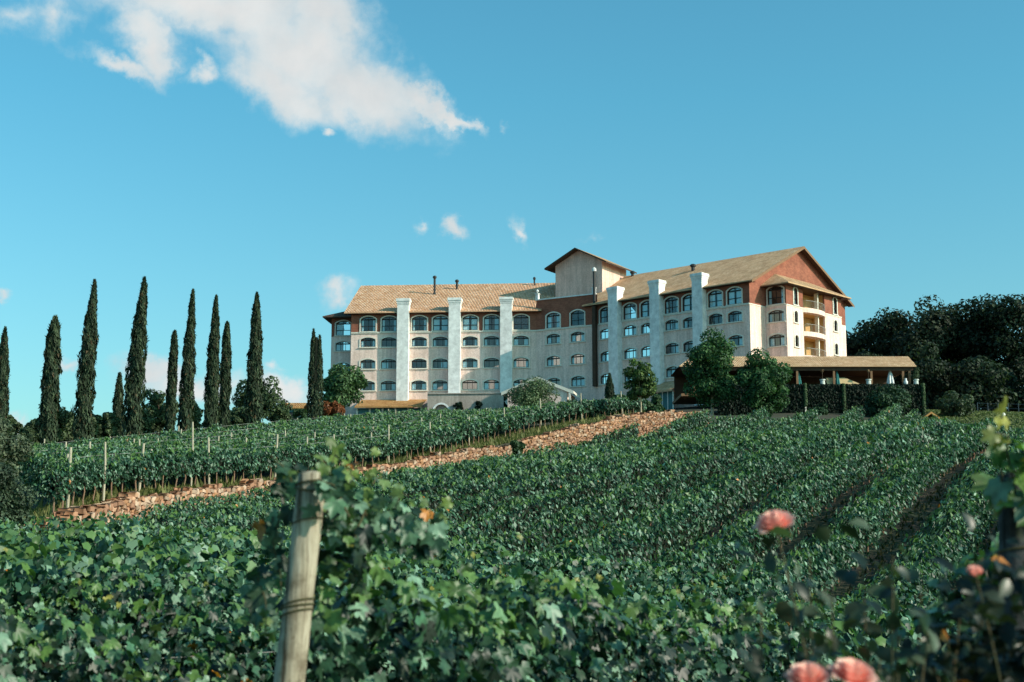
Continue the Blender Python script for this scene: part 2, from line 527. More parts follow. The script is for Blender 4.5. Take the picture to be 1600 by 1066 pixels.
common = [P(300, 700, 240), P(-300, 720, 200), P(548, 656, 195), P(700, 654, 194), P(900, 652, 188), P(1060, 640, 178), P(1200, 640, 172), P(1320, 640, 185),
          P(700, 642, 230), P(1100, 630, 230), P(1600, 650, 230), P(1900, 640, 230), P(1500, 640, 300), P(600, 655, 300), P(0, 720, 260),
          np.array((-60, 0, -0.5)), np.array((60, 0, -2.0)), np.array((0, -30, 0.0)), np.array((-60, 60, 5.0)), np.array((-80, 110, 9.0)), np.array((90, 100, 11.0)), np.array((70, 50, 2.5)), np.array((120, 160, 17))]
VH = 1.75
lo_pts = common + [np.array(p) for p in ((0, 0, 0), (-0.82, 5.5, -0.02), (1.6, 4.6, -0.05), (-2.8, 6.4, 0.0), (-6, 9, 0.0), (2.2, 12, -0.5), (5, 18, -0.7), (8, 24, -0.9), (-10, 20, 0.2), (0, 14, -0.1), (-3, 25, 0.0))]
for px, py, D in ((1000, 868, 33), (400, 842, 26), (1250, 895, 26), (1350, 940, 20)):
    p = P(px, py, D); p[2] -= VH; lo_pts.append(p)
lo_pts += [P(1465, 785, 50), P(1350, 782, 50), P(1480, 705, 78), P(1250, 722, 78)]
for px, py, D in ((1100, 647, 123), (1200, 648, 138), (1300, 653, 144), (1400, 659, 140), (1500, 669, 116), (1545, 690, 95)):
    p = P(px, py, D); p[2] -= VH; lo_pts.append(p)
for y in WY[::2]:
    lo_pts.append(np.array((float(Xw(y)), y, float(wall_bot(y)) - float(np.interp(y, [60, 85, 100, 115], [1.2, 1.5, 1.0, .42])))))
lo_pts += [P(1300, 657, 160), P(1430, 657, 160), P(1120, 652, 150), P(1580, 668, 150)]
up_pts = list(common)
for y in WY[::2]:
    up_pts.append(np.array((float(Xw(y)), y, float(wall_top(y)) - 0.12)))
crest = [(0, 740, 94), (72, 731, 97), (205, 714, 108), (395, 691, 122), (570, 673, 140), (700, 665, 155), (930, 663, 160)]
for c in crest: up_pts.append(P(*c))
up_pts += [P(430, 718, 98), P(150, 745, 80), P(640, 689, 120)]

def rbf(pts):
    A = np.array(pts); n = len(A)
    s = 50.0
    X = A[:, :2] / s
    d = np.linalg.norm(X[:, None] - X[None], axis=2)
    K = np.where(d > 0, d ** 2 * np.log(np.maximum(d, 1e-9)), 0) + np.eye(n) * 0.002
    Pm = np.hstack([np.ones((n, 1)), X])
    S = np.block([[K, Pm], [Pm.T, np.zeros((3, 3))]])
    w = np.linalg.solve(S, np.concatenate([A[:, 2], np.zeros(3)]))
    def f(x, y):
        x = np.asarray(x, dtype=float); y = np.asarray(y, dtype=float)
        q = np.stack([x.ravel(), y.ravel()], 1) / s
        d = np.linalg.norm(q[:, None] - X[None], axis=2)
        k = np.where(d > 0, d ** 2 * np.log(np.maximum(d, 1e-9)), 0)
        z = k @ w[:n] + w[n] + q @ w[n + 1:]
        return z.reshape(x.shape)
    return f
f_lo, f_up = rbf(lo_pts), rbf(up_pts)

def ground(x, y):
    x = np.asarray(x, dtype=float); y = np.asarray(y, dtype=float)
    xc = np.clip(x, -140, 160); yc = np.clip(y, -40, 300)
    soft = 0.3 + 0.5 * np.maximum(0, 44 - y) + 0.5 * np.maximum(0, y - 121)
    w = np.clip(0.5 + (Xw(y) - x) / (2 * soft), 0, 1)
    w = w * w * (3 - 2 * w)
    return f_lo(xc, yc) * (1 - w) + f_up(xc, yc) * w
def gz(x, y): return float(ground(np.array([x]), np.array([y]))[0])

def build_ground():
    ys = np.concatenate([np.linspace(-300, -40, 6), np.linspace(-35, 3, 12), np.linspace(4, 40, 30), np.linspace(41, 130, 72), np.linspace(132, 210, 40), np.linspace(214, 300, 18), np.geomspace(330, 4000, 12)])
    half = np.concatenate([[0.32], np.linspace(0.8, 4, 5), np.linspace(5.5, 40, 24), np.linspace(44, 160, 24), np.geomspace(200, 4000, 10)])
    offs = np.concatenate([-half[::-1], half])
    Y, O = np.meshgrid(ys, offs, indexing='ij')
    xw = Xw(np.clip(Y, -60, 150))
    X = xw + O
    Z = ground(X, Y)
    far = np.maximum(np.abs(X) - 160, 0) + np.maximum(Y - 300, 0) + np.maximum(-40 - Y, 0)
    Z = Z - np.minimum(far * 0.06, 40)
    nr, nc = X.shape
    v = np.stack([X, Y, Z], 2).reshape(-1, 3)
    i, j = np.meshgrid(np.arange(nr - 1), np.arange(nc - 1), indexing='ij')
    a = (i * nc + j).ravel()
    f = np.stack([a, a + 1, a + nc + 1, a + nc], 1)
    me = bpy.data.meshes.new('ground')
    me.from_pydata(v.tolist(), [], f.tolist())
    me.polygons.foreach_set('use_smooth', [True] * len(f))
    me.materials.append(M['ground'])
    o = link('ground', me)
    o['kind'] = 'structure'
build_ground()

# ------------------------------------------------------------------ stone retaining walls
def stone_wall(name, label, y0, y1):
    rng = np.random.default_rng(int(y0))
    ys = np.arange(y0, y1, 0.05)
    xs = Xw(ys)
    s = np.concatenate([[0], np.cumsum(np.hypot(np.diff(xs), np.diff(ys)))])
    def at(sv):
        y = np.interp(sv, s, ys); x = np.interp(sv, s, xs)
        dy = 0.5
        tx = Xw(y + dy) - Xw(y - dy); t = np.stack([tx, np.full_like(tx, 2 * dy), 0 * tx], 1)
        return x, y, unit(t)
    C, T, Nn, S = [], [], [], []
    ch = 0.165
    for row in range(-1, 21):
        sv = 0.0
        lst = []
        while sv < s[-1]:
            w = rng.uniform(0.16, 0.42)
            lst.append((sv + w / 2, w)); sv += w * 0.93
        a = np.array(lst)
        x, y, t = at(a[:, 0])
        top = wall_top(y); b = wall_bot(y) - 1.5
        z = top - ch * (row + 0.5) + rng.normal(0, 0.025, len(a)) + (0.05 * np.sin(a[:, 0] * 0.9))
        n = np.stack([t[:, 1], -t[:, 0], 0 * x], 1)
        keep = z > b
        if row == -1: keep &= rng.random(len(a)) < 0.10
        c = np.stack([x, y, z], 1) + n * (rng.uniform(0.12, 0.24, len(a))[:, None])
        C.append(c[keep]); T.append(t[keep]); Nn.append(n[keep])
        S.append(np.stack([np.full(len(a), .16) + rng.uniform(0, .05, len(a)), a[:, 1] * .56, ch * rng.uniform(.5, .78, len(a))], 1)[keep])
        if row <= 0:   # cap stones across the top
            c2 = np.stack([x, y, z - 0.02], 1) - n * rng.uniform(0.08, 0.3, len(a))[:, None]
            C.append(c2[keep]); T.append(t[keep]); Nn.append(n[keep]); S.append(S[-1].copy())
    C, T, Nn, S = map(np.concatenate, (C, T, Nn, S))
    k = len(C)
    base = np.array([(0.50, 0.29, 0.19), (0.60, 0.39, 0.27), (0.38, 0.22, 0.15), (0.60, 0.46, 0.35), (0.46, 0.26, 0.15)])[rng.integers(0, 5, k)]
    colr = base * np.array((.78, .70, .66)) * rng.uniform(0.6, 1.15, (k, 1))
    root = empty(name, label, 'wall', (float(xs[len(xs) // 2]), float(ys[len(ys) // 2]), float(wall_bot(ys[len(ys) // 2])) - 1.4))
    up = np.tile(np.array([[0., 0., 1.]]), (k, 1)) + rng.normal(0, .12, (k, 3))
    # template axes: x->b, y->tip, z->normal ; let normal = outward, tip = up
    sz = np.stack([S[:, 1], S[:, 2], S[:, 0]], 1)
    me = cloud_mesh('stones', ROCK, C, Nn + rng.normal(0, .08, (k, 3)), up, sz, colr, M['stone'], wloc(root), jitter=0.12, rng=rng)
    o = link('stone_face', me, root); o['kind'] = 'stuff'
    mb = MB()
    st = np.arange(0, s[-1], 1.0)
    x, y, t = at(st)
    n = np.stack([t[:, 1], -t[:, 0], 0 * x], 1)
    zt, zb = wall_top(y) - 0.05, wall_bot(y) - 1.9
    for i in range(len(st) - 1):
        def q(k_, o_, z_): return (x[k_] + n[k_, 0] * o_, y[k_] + n[k_, 1] * o_, z_[k_])
        mb.face([q(i, .14, zb), q(i + 1, .14, zb), q(i + 1, .14, zt), q(i, .14, zt)])
        mb.face([q(i, .14, zt), q(i + 1, .14, zt), q(i + 1, -.35, zt), q(i, -.35, zt)])
        mb.face([q(i, -.35, zt), q(i + 1, -.35, zt), q(i + 1, -.35, zb), q(i, -.35, zb)])
    mb.build('wall_core', M['stone_core'], root)
    return root
stone_wall('retaining_wall', 'long low reddish dry stone retaining wall descending past the vine rows', 44.5, 97.2)
stone_wall('retaining_wall', 'tall peach coloured stone retaining wall ending below the slender tree', 98.8, 124.0)

# ------------------------------------------------------------------ vine rows
def smooth_noise(s, step, rng, amp):
    n = int(s.max() / step) + 3
    return np.interp(s, np.arange(n) * step, rng.normal(0, amp, n))

GD, GL = (0.006, 0.027, 0.014), (0.060, 0.150, 0.080)
PALE = (0.17, 0.28, 0.195)
TIP = (0.10, 0.19, 0.045)

def vine_row(name, label, pts, rng, group=None, hb=0.45, ht=1.7, hw=0.36, cat='vine row', trunks=False, wires=True, near=False):
    pts = np.asarray(pts)
    s = np.concatenate([[0], np.cumsum(np.hypot(np.diff(pts[:, 0]), np.diff(pts[:, 1])))])
    mid = pts[len(pts) // 2]
    root = empty(name, label, cat, mid, group)
    off = wloc(root)
    parts = {'near': [], 'mid': [], 'far': []}
    seg = np.arange(0, s[-1], 2.0)
    for a in seg:
        b = min(a + 2.0, s[-1])
        y = np.interp((a + b) / 2, s, pts[:, 1])
        if y < 12.5: kind, dens, sz = 'near', 1000, 0.055
        elif y < 32: kind, dens, sz = 'mid', 560, 0.072
        elif y < 55: kind, dens, sz = 'far', 440, 0.078
        elif y < 90: kind, dens, sz = 'far', 290, 0.100
        else: kind, dens, sz = 'far', 190, 0.125
        m = int(dens * (b - a))
        sv = rng.uniform(a, b, m)
        parts[kind].append(np.stack([sv, np.full(m, sz)], 1))
    for kind, lst in parts.items():
        if not lst: continue
        A = np.concatenate(lst); sv, sz = A[:, 0], A[:, 1]
        N = len(sv)
        x = np.interp(sv, s, pts[:, 0]); y = np.interp(sv, s, pts[:, 1]); zg = np.interp(sv, s, pts[:, 2])
        e = 0.5
        tx = np.interp(sv + e, s, pts[:, 0]) - np.interp(sv - e, s, pts[:, 0]); ty = np.interp(sv + e, s, pts[:, 1]) - np.interp(sv - e, s, pts[:, 1])
        t = unit(np.stack([tx, ty, 0 * tx], 1))
        lat = np.stack([t[:, 1], -t[:, 0], 0 * tx], 1)
        r2 = np.random.default_rng(int(abs(mid[0] * 31 + mid[1] * 17)) + 5)
        topn = ht + smooth_noise(sv, 0.7, r2, 0.13) + smooth_noise(sv, 0.27, r2, 0.07)
        botn = hb + smooth_noise(sv, 0.5, r2, 0.10)
        k = rng.random(N) ** 0.85
        h = botn + (topn - botn) * k
        side = np.where(rng.random(N) < 0.5, -1.0, 1.0)
        bulge = 1 + smooth_noise(sv, 0.55, r2, 0.18)
        wprof = hw * bulge * (0.55 + 0.55 * np.sin(np.clip(k, 0, 1) * math.pi * 0.86 + 0.35))
        depth = rng.random(N) ** 0.7
        ph = r2.uniform(0, 6.28, 6)
        hole = np.sin(sv * 6.3 + ph[0]) * np.sin(h * 8.0 + ph[1]) + .7 * np.sin(sv * 13.7 + ph[2] + 2 * h) * np.sin(h * 15.0 + ph[3]) + .5 * np.sin(sv * 2.1 + ph[4])
        inset = np.clip((-hole - .05) * 1.6, 0, 1) * (.75 if kind == 'near' else .45)
        lt = side * wprof * depth * (1 - inset)
        c = np.stack([x, y, zg + h], 1) + lat * lt[:, None]
        c += rng.normal(0, 0.03, (N, 3))
        n = lat * (side * 0.9)[:, None] + np.array([0, 0, 1.0]) * (0.3 + 0.45 * k)[:, None] + rng.normal(0, 0.62, (N, 3))
        tip = lat * (side * 0.5)[:, None] + np.array([0, 0, -1.0]) + rng.normal(0, 0.5, (N, 3))
        size = sz * rng.uniform(0.5, 1.35, N)
        colr = leafcol(N, GD, GL, rng, TIP, (k > 0.9) * (rng.random(N) < 0.5), 0.0025 if kind != 'far' else 0.001, 1.8, PALE)
        if kind == 'near': colr = colr * np.clip(colr[:, 1:2] / .16, .5, 1.05)  # near leaves darkened in colour for deep shade, pale ones kept
        if kind == 'near':   # shoots reaching out of the top
            ns = int((len(lst) * 2.0) * 2.6)
            for q in range(ns):
                s0 = rng.uniform(sv.min(), sv.max())
                p0 = np.array([np.interp(s0, s, pts[:, 0]), np.interp(s0, s, pts[:, 1]), np.interp(s0, s, pts[:, 2]) + ht - 0.1])
                L = rng.uniform(0.2, 0.5); d = np.array([rng.normal(0, .35), rng.normal(0, .35), 1.0]); d /= np.linalg.norm(d)
                mm = 8
                u = (np.arange(mm) + rng.random(mm)) / mm
                cc = p0 + np.outer(u * L, d) + rng.normal(0, 0.035, (mm, 3))
                c = np.concatenate([c, cc]); n = np.concatenate([n, rng.normal(0, .7, (mm, 3)) + [0.2, -0.5, .6]])
                tip = np.concatenate([tip, rng.normal(0, .6, (mm, 3)) + [0, 0, -.5]])
                size = np.concatenate([size, 0.062 * (1.1 - 0.75 * u)])
                colr = np.concatenate([colr, leafcol(mm, (0.03, 0.075, 0.028), (0.09, 0.17, 0.045), rng, (0.25, 0.22, 0.04), (u > .8) * 1.0)])
        tp = {'near': GRAPE, 'mid': MIDLEAF, 'far': QUAD}[kind]
        mt = M['vine_leaf_near'] if kind == 'near' else M['vine_leaf']
        me = cloud_mesh('foliage', tp, c, n, tip, np.column_stack([size * rng.uniform(.8, 1.1, len(size)), size, size * rng.uniform(.2, 2.0, len(size))]), colr, mt, off, smooth=kind == 'near', rng=rng)
        link('foliage', me, root)
    # added near-black strip, stands in for the shaded inside of the row
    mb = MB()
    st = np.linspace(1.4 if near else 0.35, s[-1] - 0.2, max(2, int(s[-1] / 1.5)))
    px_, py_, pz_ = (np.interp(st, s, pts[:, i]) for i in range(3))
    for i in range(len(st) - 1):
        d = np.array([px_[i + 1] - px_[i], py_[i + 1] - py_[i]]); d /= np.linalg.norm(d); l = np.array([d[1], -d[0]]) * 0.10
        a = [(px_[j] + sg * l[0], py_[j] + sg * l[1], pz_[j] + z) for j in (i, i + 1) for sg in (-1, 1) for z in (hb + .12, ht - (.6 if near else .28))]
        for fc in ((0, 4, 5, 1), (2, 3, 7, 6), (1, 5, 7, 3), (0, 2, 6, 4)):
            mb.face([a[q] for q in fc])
    mb.build('dark_core', M['vine_core'], root)
    if wires:
        mb = MB()
        for hz in ((0.8, 1.16) if near else (ht + 0.03,)):
            mb.tube([(px_[i], py_[i], pz_[i] + hz) for i in range(len(st))], 0.0022 if near else 0.008, 4, False)
        mb.build('trellis_wire', M['wire'], root)
    if trunks:
        tb = MB()
        tb.tube([(0, 0, -.1), (0.03, 0.02, .3), (-.02, 0.03, .6), (.02, 0, .95)], [.045, .035, .03, .03], 6)
        me = tb.mesh('vine_trunk', M['vine_bark'])
        for q in range(min(96, int(s[-1] / 1.0))):
            sv = (q + 0.5 + rng.uniform(-.2, .2)) * s[-1] / min(96, int(s[-1] / 1.0))
            link('trunk', me, root, (np.interp(sv, s, pts[:, 0]) - off.x, np.interp(sv, s, pts[:, 1]) - off.y, np.interp(sv, s, pts[:, 2]) - off.z), rng.uniform(0, 6))
    return root

TH = R(24.5)
dvec = np.array([math.sin(TH), math.cos(TH)]); nvec = np.array([-math.cos(TH), math.sin(TH)])
SPACING = 2.5
P0 = np.array([-0.82, 5.5])
fb_px = [900, 1000, 1090, 1200, 1300, 1400, 1500, 1560, 1700, 2200]
fb_D = [107, 116, 126, 151, 157, 154, 134, 104, 76, 50]

def in_lower(p):
    x, y = p
    px = 800 + F * 1.0 * x / max(y, 0.1) * CP
    if abs(x) > 0.43 * y + 4: return False
    if x < float(Xw(y)) + float(np.interp(y, [50, 65, 85, 110], [1.7, 2.2, 2.4, 1.0])): return False
    if y > np.interp(px, fb_px, fb_D, left=200): return False
    return True

def lower_rows():
    grp = 'vine rows of the lower vineyard'
    for k in range(-2, 40):
        rng = np.random.default_rng(100 + k)
        base = P0 + nvec * (SPACING * k)
        if k == -1: t0 = (1.72 - base[0]) / dvec[0] * 0 + 0.95
        elif k == -2: t0 = 3.0
        else: t0 = 0.12
        runs, cur = [], []
        for t in np.arange(t0, 190, 0.75):
            p = base + dvec * t
            if in_lower(p): cur.append(p)
            else:
                if len(cur) > 6: runs.append(cur)
                cur = []
        if len(cur) > 6: runs.append(cur)
        for r in runs:
            r = np.array(r)
            z = ground(r[:, 0], r[:, 1])
            pts = np.column_stack([r, z])
            if k == 0: lab = 'large leafed grapevine row starting at the weathered post, close to the viewer'
            elif k == -1: lab = 'shaded grapevine row running from the dark post behind the roses'
            elif k == 1: lab = 'grapevine row second behind the weathered post, tied with loose wires'
            else: lab = 'dense green grapevine row in the lower vineyard below the stone wall'
            vine_row('vine_row', lab, pts, rng, grp, near=(pts[:, 1].min() < 12), trunks=(2 <= k <= 5), ht={-1: 1.8, 0: 1.64, 1: 1.36, 2: 1.5, 3: 1.65}.get(k, 1.8), hw={0: .42, 1: .78, 2: .66}.get(k, .57), hb=.2 if k in (0, 1) else .4, wires=(k in (0, 1)))
lower_rows()

# upper rows follow the wall and fan out up to the crest
cr = np.array([P(*c) for c in crest])
uyp = np.linspace(46, 118, 60)
upw = np.column_stack([Xw(uyp), uyp])
sp = np.linspace(0, 1, 60)
cp_ = np.concatenate([[0], np.cumsum(np.hypot(np.diff(cr[:, 0]), np.diff(cr[:, 1])))]); cp_ /= cp_[-1]
upc = np.column_stack([np.interp(sp, cp_, cr[:, 0]), np.interp(sp, cp_, cr[:, 1])])
post_spots = []
NU = 20
# a grassy strip widens beside the wall from the middle on
strip = np.interp(sp, [0, 0.25, 0.5, 0.62, 0.8, 1.0], [1.6, 1.5, 1.6, 3.2, 5.5, 6.5])
for k in range(NU):
    lam = k / (NU - 1)
    dirv = upc - upw; L = np.linalg.norm(dirv, axis=1, keepdims=True)
    a = upw + dirv / L * strip[:, None]
    line = a * (1 - lam) + (upc - dirv / L * 1.0) * lam
    sl = np.concatenate([[0], np.cumsum(np.hypot(*np.diff(line, axis=0).T))])
    n = int(sl[-1] / 0.8)
    q = np.linspace(0, sl[-1], n)
    xy = np.column_stack([np.interp(q, sl, line[:, 0]), np.interp(q, sl, line[:, 1])])
    xy = xy[np.abs(xy[:, 0]) < 0.40 * xy[:, 1] + 4]
    pts = np.column_stack([xy, ground(xy[:, 0], xy[:, 1])])
    lab = 'grapevine row with bare trunks showing just above the stone wall' if k == 0 else ('uppermost grapevine row along the foot of the cypresses' if k == NU - 1 else 'grapevine row on the upper slope between stone wall and cypresses')
    vine_row('vine_row', lab, pts, np.random.default_rng(500 + k), 'vine rows of the upper slope', hb=0.72 if k == 0 else 0.4, ht=1.66, hw=0.46, trunks=(k == 0), wires=(k % 3 == 1))
    stp = 7.0 if k == 0 else 8.5
    d = np.arange(2.0 + (k * 2.7) % 5, q[min(len(xy), n) - 1], stp)
    for dd in d:
        x, y = np.interp(dd, q[:len(xy)], xy[:, 0]), np.interp(dd, q[:len(xy)], xy[:, 1])
        post_spots.append((x, y, k))

def trellis_posts():
    tb = MB()
    tb.tube([(0, 0, -.4), (0.0, 0.0, .8), (0.01, 0.0, 2.05), (0.012, 0, 2.25)], [.06, .056, .052, .046], 8)
    me = tb.mesh('trellis_post', M['post_wood'])
    rr = random.Random(3)
    ends = {}
    for x, y, k in post_spots:
        if k not in (0, 2, 5, 8, 11, 14, 17, 19): continue
        if k and rr.random() < .3: continue
        o = link('trellis_post', me, None, (x, y, gz(x, y)), rr.uniform(0, 6))
        o.rotation_euler = (rr.gauss(0, .03), rr.gauss(0, .03), rr.uniform(0, 6))
        o.scale = (1, 1, rr.uniform(.92, 1.12) * (0.98 if k == 0 else 0.84))
        if k == 0: lab = 'bare wooden trellis post in the first vine row above the stone wall'
        elif k == 19: lab = 'short wooden trellis post on the crest beneath the cypresses'
        else: lab = 'pale wooden trellis post poking out of the upper slope vines'
        tag(o, lab, 'post', {0: 'posts along the wall', 19: 'posts on the crest'}.get(k, 'posts among the upper vines'))
    # two tall stakes standing above the rest
    for (px, py, D, h, lab) in ((298, 770, 62, 3.0, 'tall pale stake standing highest above the upper vines'), (161, 786, 52.5, 2.3, 'thin stake nearest the low end of the stone wall')):
        p = P(px, py, D); z = gz(p[0], p[1])
        mb = MB(); mb.tube([(p[0], p[1], z - .3), (p[0] + .02, p[1], z + h * .6), (p[0] - .02, p[1], z + h)], [.05, .045, .04], 8)
        tag(mb.build('trellis_post', M['post_wood']), lab, 'post')
trellis_posts()

def grass_tufts():
    rng = np.random.default_rng(77)
    N = 16000
    y = rng.uniform(45, 120, N)
    w = np.interp(y, [45, 70, 85, 95, 120], [1.6, 1.5, 2.4, 4.5, 6])
    x = Xw(y) - 0.35 - rng.random(N) ** 1.2 * w
    c = np.column_stack([x, y, ground(x, y)])
    h = rng.uniform(0.1, 0.32, N); h[rng.random(N) < .05] *= 2
    c[:, 2] += h * 0.5
    blade = tpl([(-.5, -.5, 0), (.5, -.5, 0), (0, .5, .1)], [(0, 1, 2)])
    n = np.column_stack([rng.normal(0, 1, N), rng.normal(-.6, 1, N), rng.normal(0, .3, N)])
    tip = np.column_stack([rng.normal(0, .3, N), rng.normal(0, .3, N), np.ones(N)])
    colr = leafcol(N, (0.08, 0.10, 0.03), (0.20, 0.19, 0.07), rng)
    me = cloud_mesh('grass', blade, c, n, tip, np.column_stack([h * .35, h, h * .3]), colr, M['tree_leaf'], rng=rng)
    o = link('grass', me); tag(o, 'dry grass strip growing along the top of the stone wall', 'grass', kind='stuff')
grass_tufts()

def weeds():
    rng = np.random.default_rng(78)
    C = []
    for k in (0, 1, 2, 3, 4):
        t = rng.uniform(4, 85, 3600)
        p = P0 + nvec * (SPACING * k) + np.outer(t, dvec) + np.outer(rng.uniform(.4, 2.2, len(t)), nvec)
        C.append(p)
    p = np.concatenate(C)
    h = rng.uniform(.05, .22, len(p))
    c = np.column_stack([p, ground(p[:, 0], p[:, 1]) + h * .5])
    N = len(c)
    me = cloud_mesh('weeds', tpl([(-.5, -.5, 0), (.5, -.5, 0), (0, .5, .1)], [(0, 1, 2)]), c, np.column_stack([rng.normal(0, 1, N), rng.normal(-.6, 1, N), rng.normal(0.3, .4, N)]),
                    np.column_stack([rng.normal(0, .5, N), rng.normal(0, .5, N), np.ones(N)]), np.column_stack([h * .5, h, h * .3]), leafcol(N, (.02, .03, .012), (.09, .09, .035), rng), M['tree_leaf'], rng=rng)
    tag(link('weeds', me), 'dark weeds and dry grass on the soil between the lower vine rows', 'weeds', kind='stuff')
weeds()

def lawn():
    rng = np.random.default_rng(79)
    N = 26000
    y = rng.uniform(112, 186, N)
    x = y * rng.uniform(.285, .40, N)
    h = rng.uniform(.12, .34, N)
    c = np.column_stack([x, y, ground(x, y) + h * .4])
    me = cloud_mesh('grass', tpl([(-.5, -.5, 0), (.5, -.5, 0), (0, .5, .1)], [(0, 1, 2)]), c, np.column_stack([rng.normal(0, .6, N), rng.normal(-.6, .6, N), rng.normal(0.8, .4, N)]),
                    np.column_stack([rng.normal(0, .6, N), rng.normal(0, .6, N), np.ones(N)]), np.column_stack([h * 1.1, h, h * .3]), leafcol(N, (.05, .075, .02), (.13, .15, .045), rng), M['tree_leaf'], rng=rng)
    tag(link('grass', me), 'rough lawn in front of the fence by the dark wood', 'grass', kind='stuff')
lawn()

# ------------------------------------------------------------------ trees and shrubs
def crown(root, clumps, n, size, dark, light, mat, rng, tp=QUAD, updown=0.35, name='crown', tall=1.0, orange=0.0):
    """clumps: list of (centre, radius vector); leaves sit on clump shells, clumps differ in tone"""
    off = wloc(root)
    vol = np.array([np.prod(r) ** (2 / 3) for c, r in clumps]); vol /= vol.sum()
    idx = rng.choice(len(clumps), n, p=vol)
    C = np.array([c for c, r in clumps])[idx]; Rr = np.array([r for c, r in clumps])[idx]
    d = unit(rng.normal(0, 1, (n, 3)))
    rad = rng.random(n) ** 0.33
    rad = np.where(rng.random(n) < .7, rng.uniform(.8, 1.08, n), rad)
    c = C + d * Rr * rad[:, None]
    nn = d + np.array([0, 0, updown]) + rng.normal(0, .5, (n, 3))
    tip = rng.normal(0, 1, (n, 3)) + np.array([0, 0, -.4 if tall == 1.0 else 2.0])
    tone = rng.uniform(.72, 1.25, len(clumps))[idx][:, None]
    colr = leafcol(n, dark, light, rng, orange=orange) * tone
    s = size * rng.uniform(.6, 1.3, n)
    me = cloud_mesh(name, tp, c, nn, tip, np.column_stack([s, s * tall, s]), colr, mat, off, rng=rng)
    return link(name, me, root)

def make_clumps(center, radii, k, rng, cr=(0.28, 0.45), shell=0.75, squash=0.8):
    out = []
    for i in range(k):
        d = rng.normal(0, 1, 3); d /= np.linalg.norm(d)
        q = shell * rng.uniform(.55, 1.05)
        if rng.random() < .2: q *= .4
        c = np.array(center) + d * np.array(radii) * q
        r = rng.uniform(*cr) * np.mean(radii)
        out.append((c, np.array([r, r, r * squash])))
    return out

def px_size(px, D): return px * D / F

def broad_tree(name, label, px, py0, py1, wpx, D, seed, n=5000, size=.2, dark=(0.02, 0.05, 0.022), light=(0.07, 0.125, 0.05), k=26, trunk=True, trunk_mat='bark', trunk_r=.16, crown_bottom=None, cat='tree', group=None, depth=None, cr=(0.28, 0.45), base_py=None, orange=0.0, name_crown='crown'):
    """px, py0 (top), py1 (bottom of crown), width in photo pixels at depth D"""
    rng = np.random.default_rng(seed)
    top, botm = P(px, py0, D), P(px, py1, D)
    zg = gz(top[0], D)
    base = np.array([top[0], D, min(zg, botm[2]) if base_py is None else P(px, base_py, D)[2]])
    root = empty(name, label, cat, base, group)
    rx = px_size(wpx / 2, D); rz = (top[2] - botm[2]) / 2
    ctr = np.array([top[0], D, (top[2] + botm[2]) / 2])
    cl = make_clumps(ctr, (rx * .98, depth or rx * .95, rz * 1.0), k, rng, cr)
    crown(root, cl, n, size, dark, light, M['tree_leaf'], rng, orange=orange, name=name_crown)
    if trunk:
        mb = MB()
        top_t = ctr + np.array([rng.normal(0, .1), 0, rz * .3])
        mb.tube([base - [0, 0, .3], base + (top_t - base) * .4 + [rng.normal(0, .08), 0, 0], top_t], [trunk_r, trunk_r * .75, trunk_r * .3], 8)
        for q in range(6):
            c, r = cl[rng.integers(len(cl))]
            st = base + (top_t - base) * rng.uniform(.45, .9)
            mb.tube([st, (st + c) / 2 + [0, 0, -.1], c], [trunk_r * .4, trunk_r * .28, trunk_r * .1], 6)
        mb.build('trunk', M[trunk_mat], root)
    return root

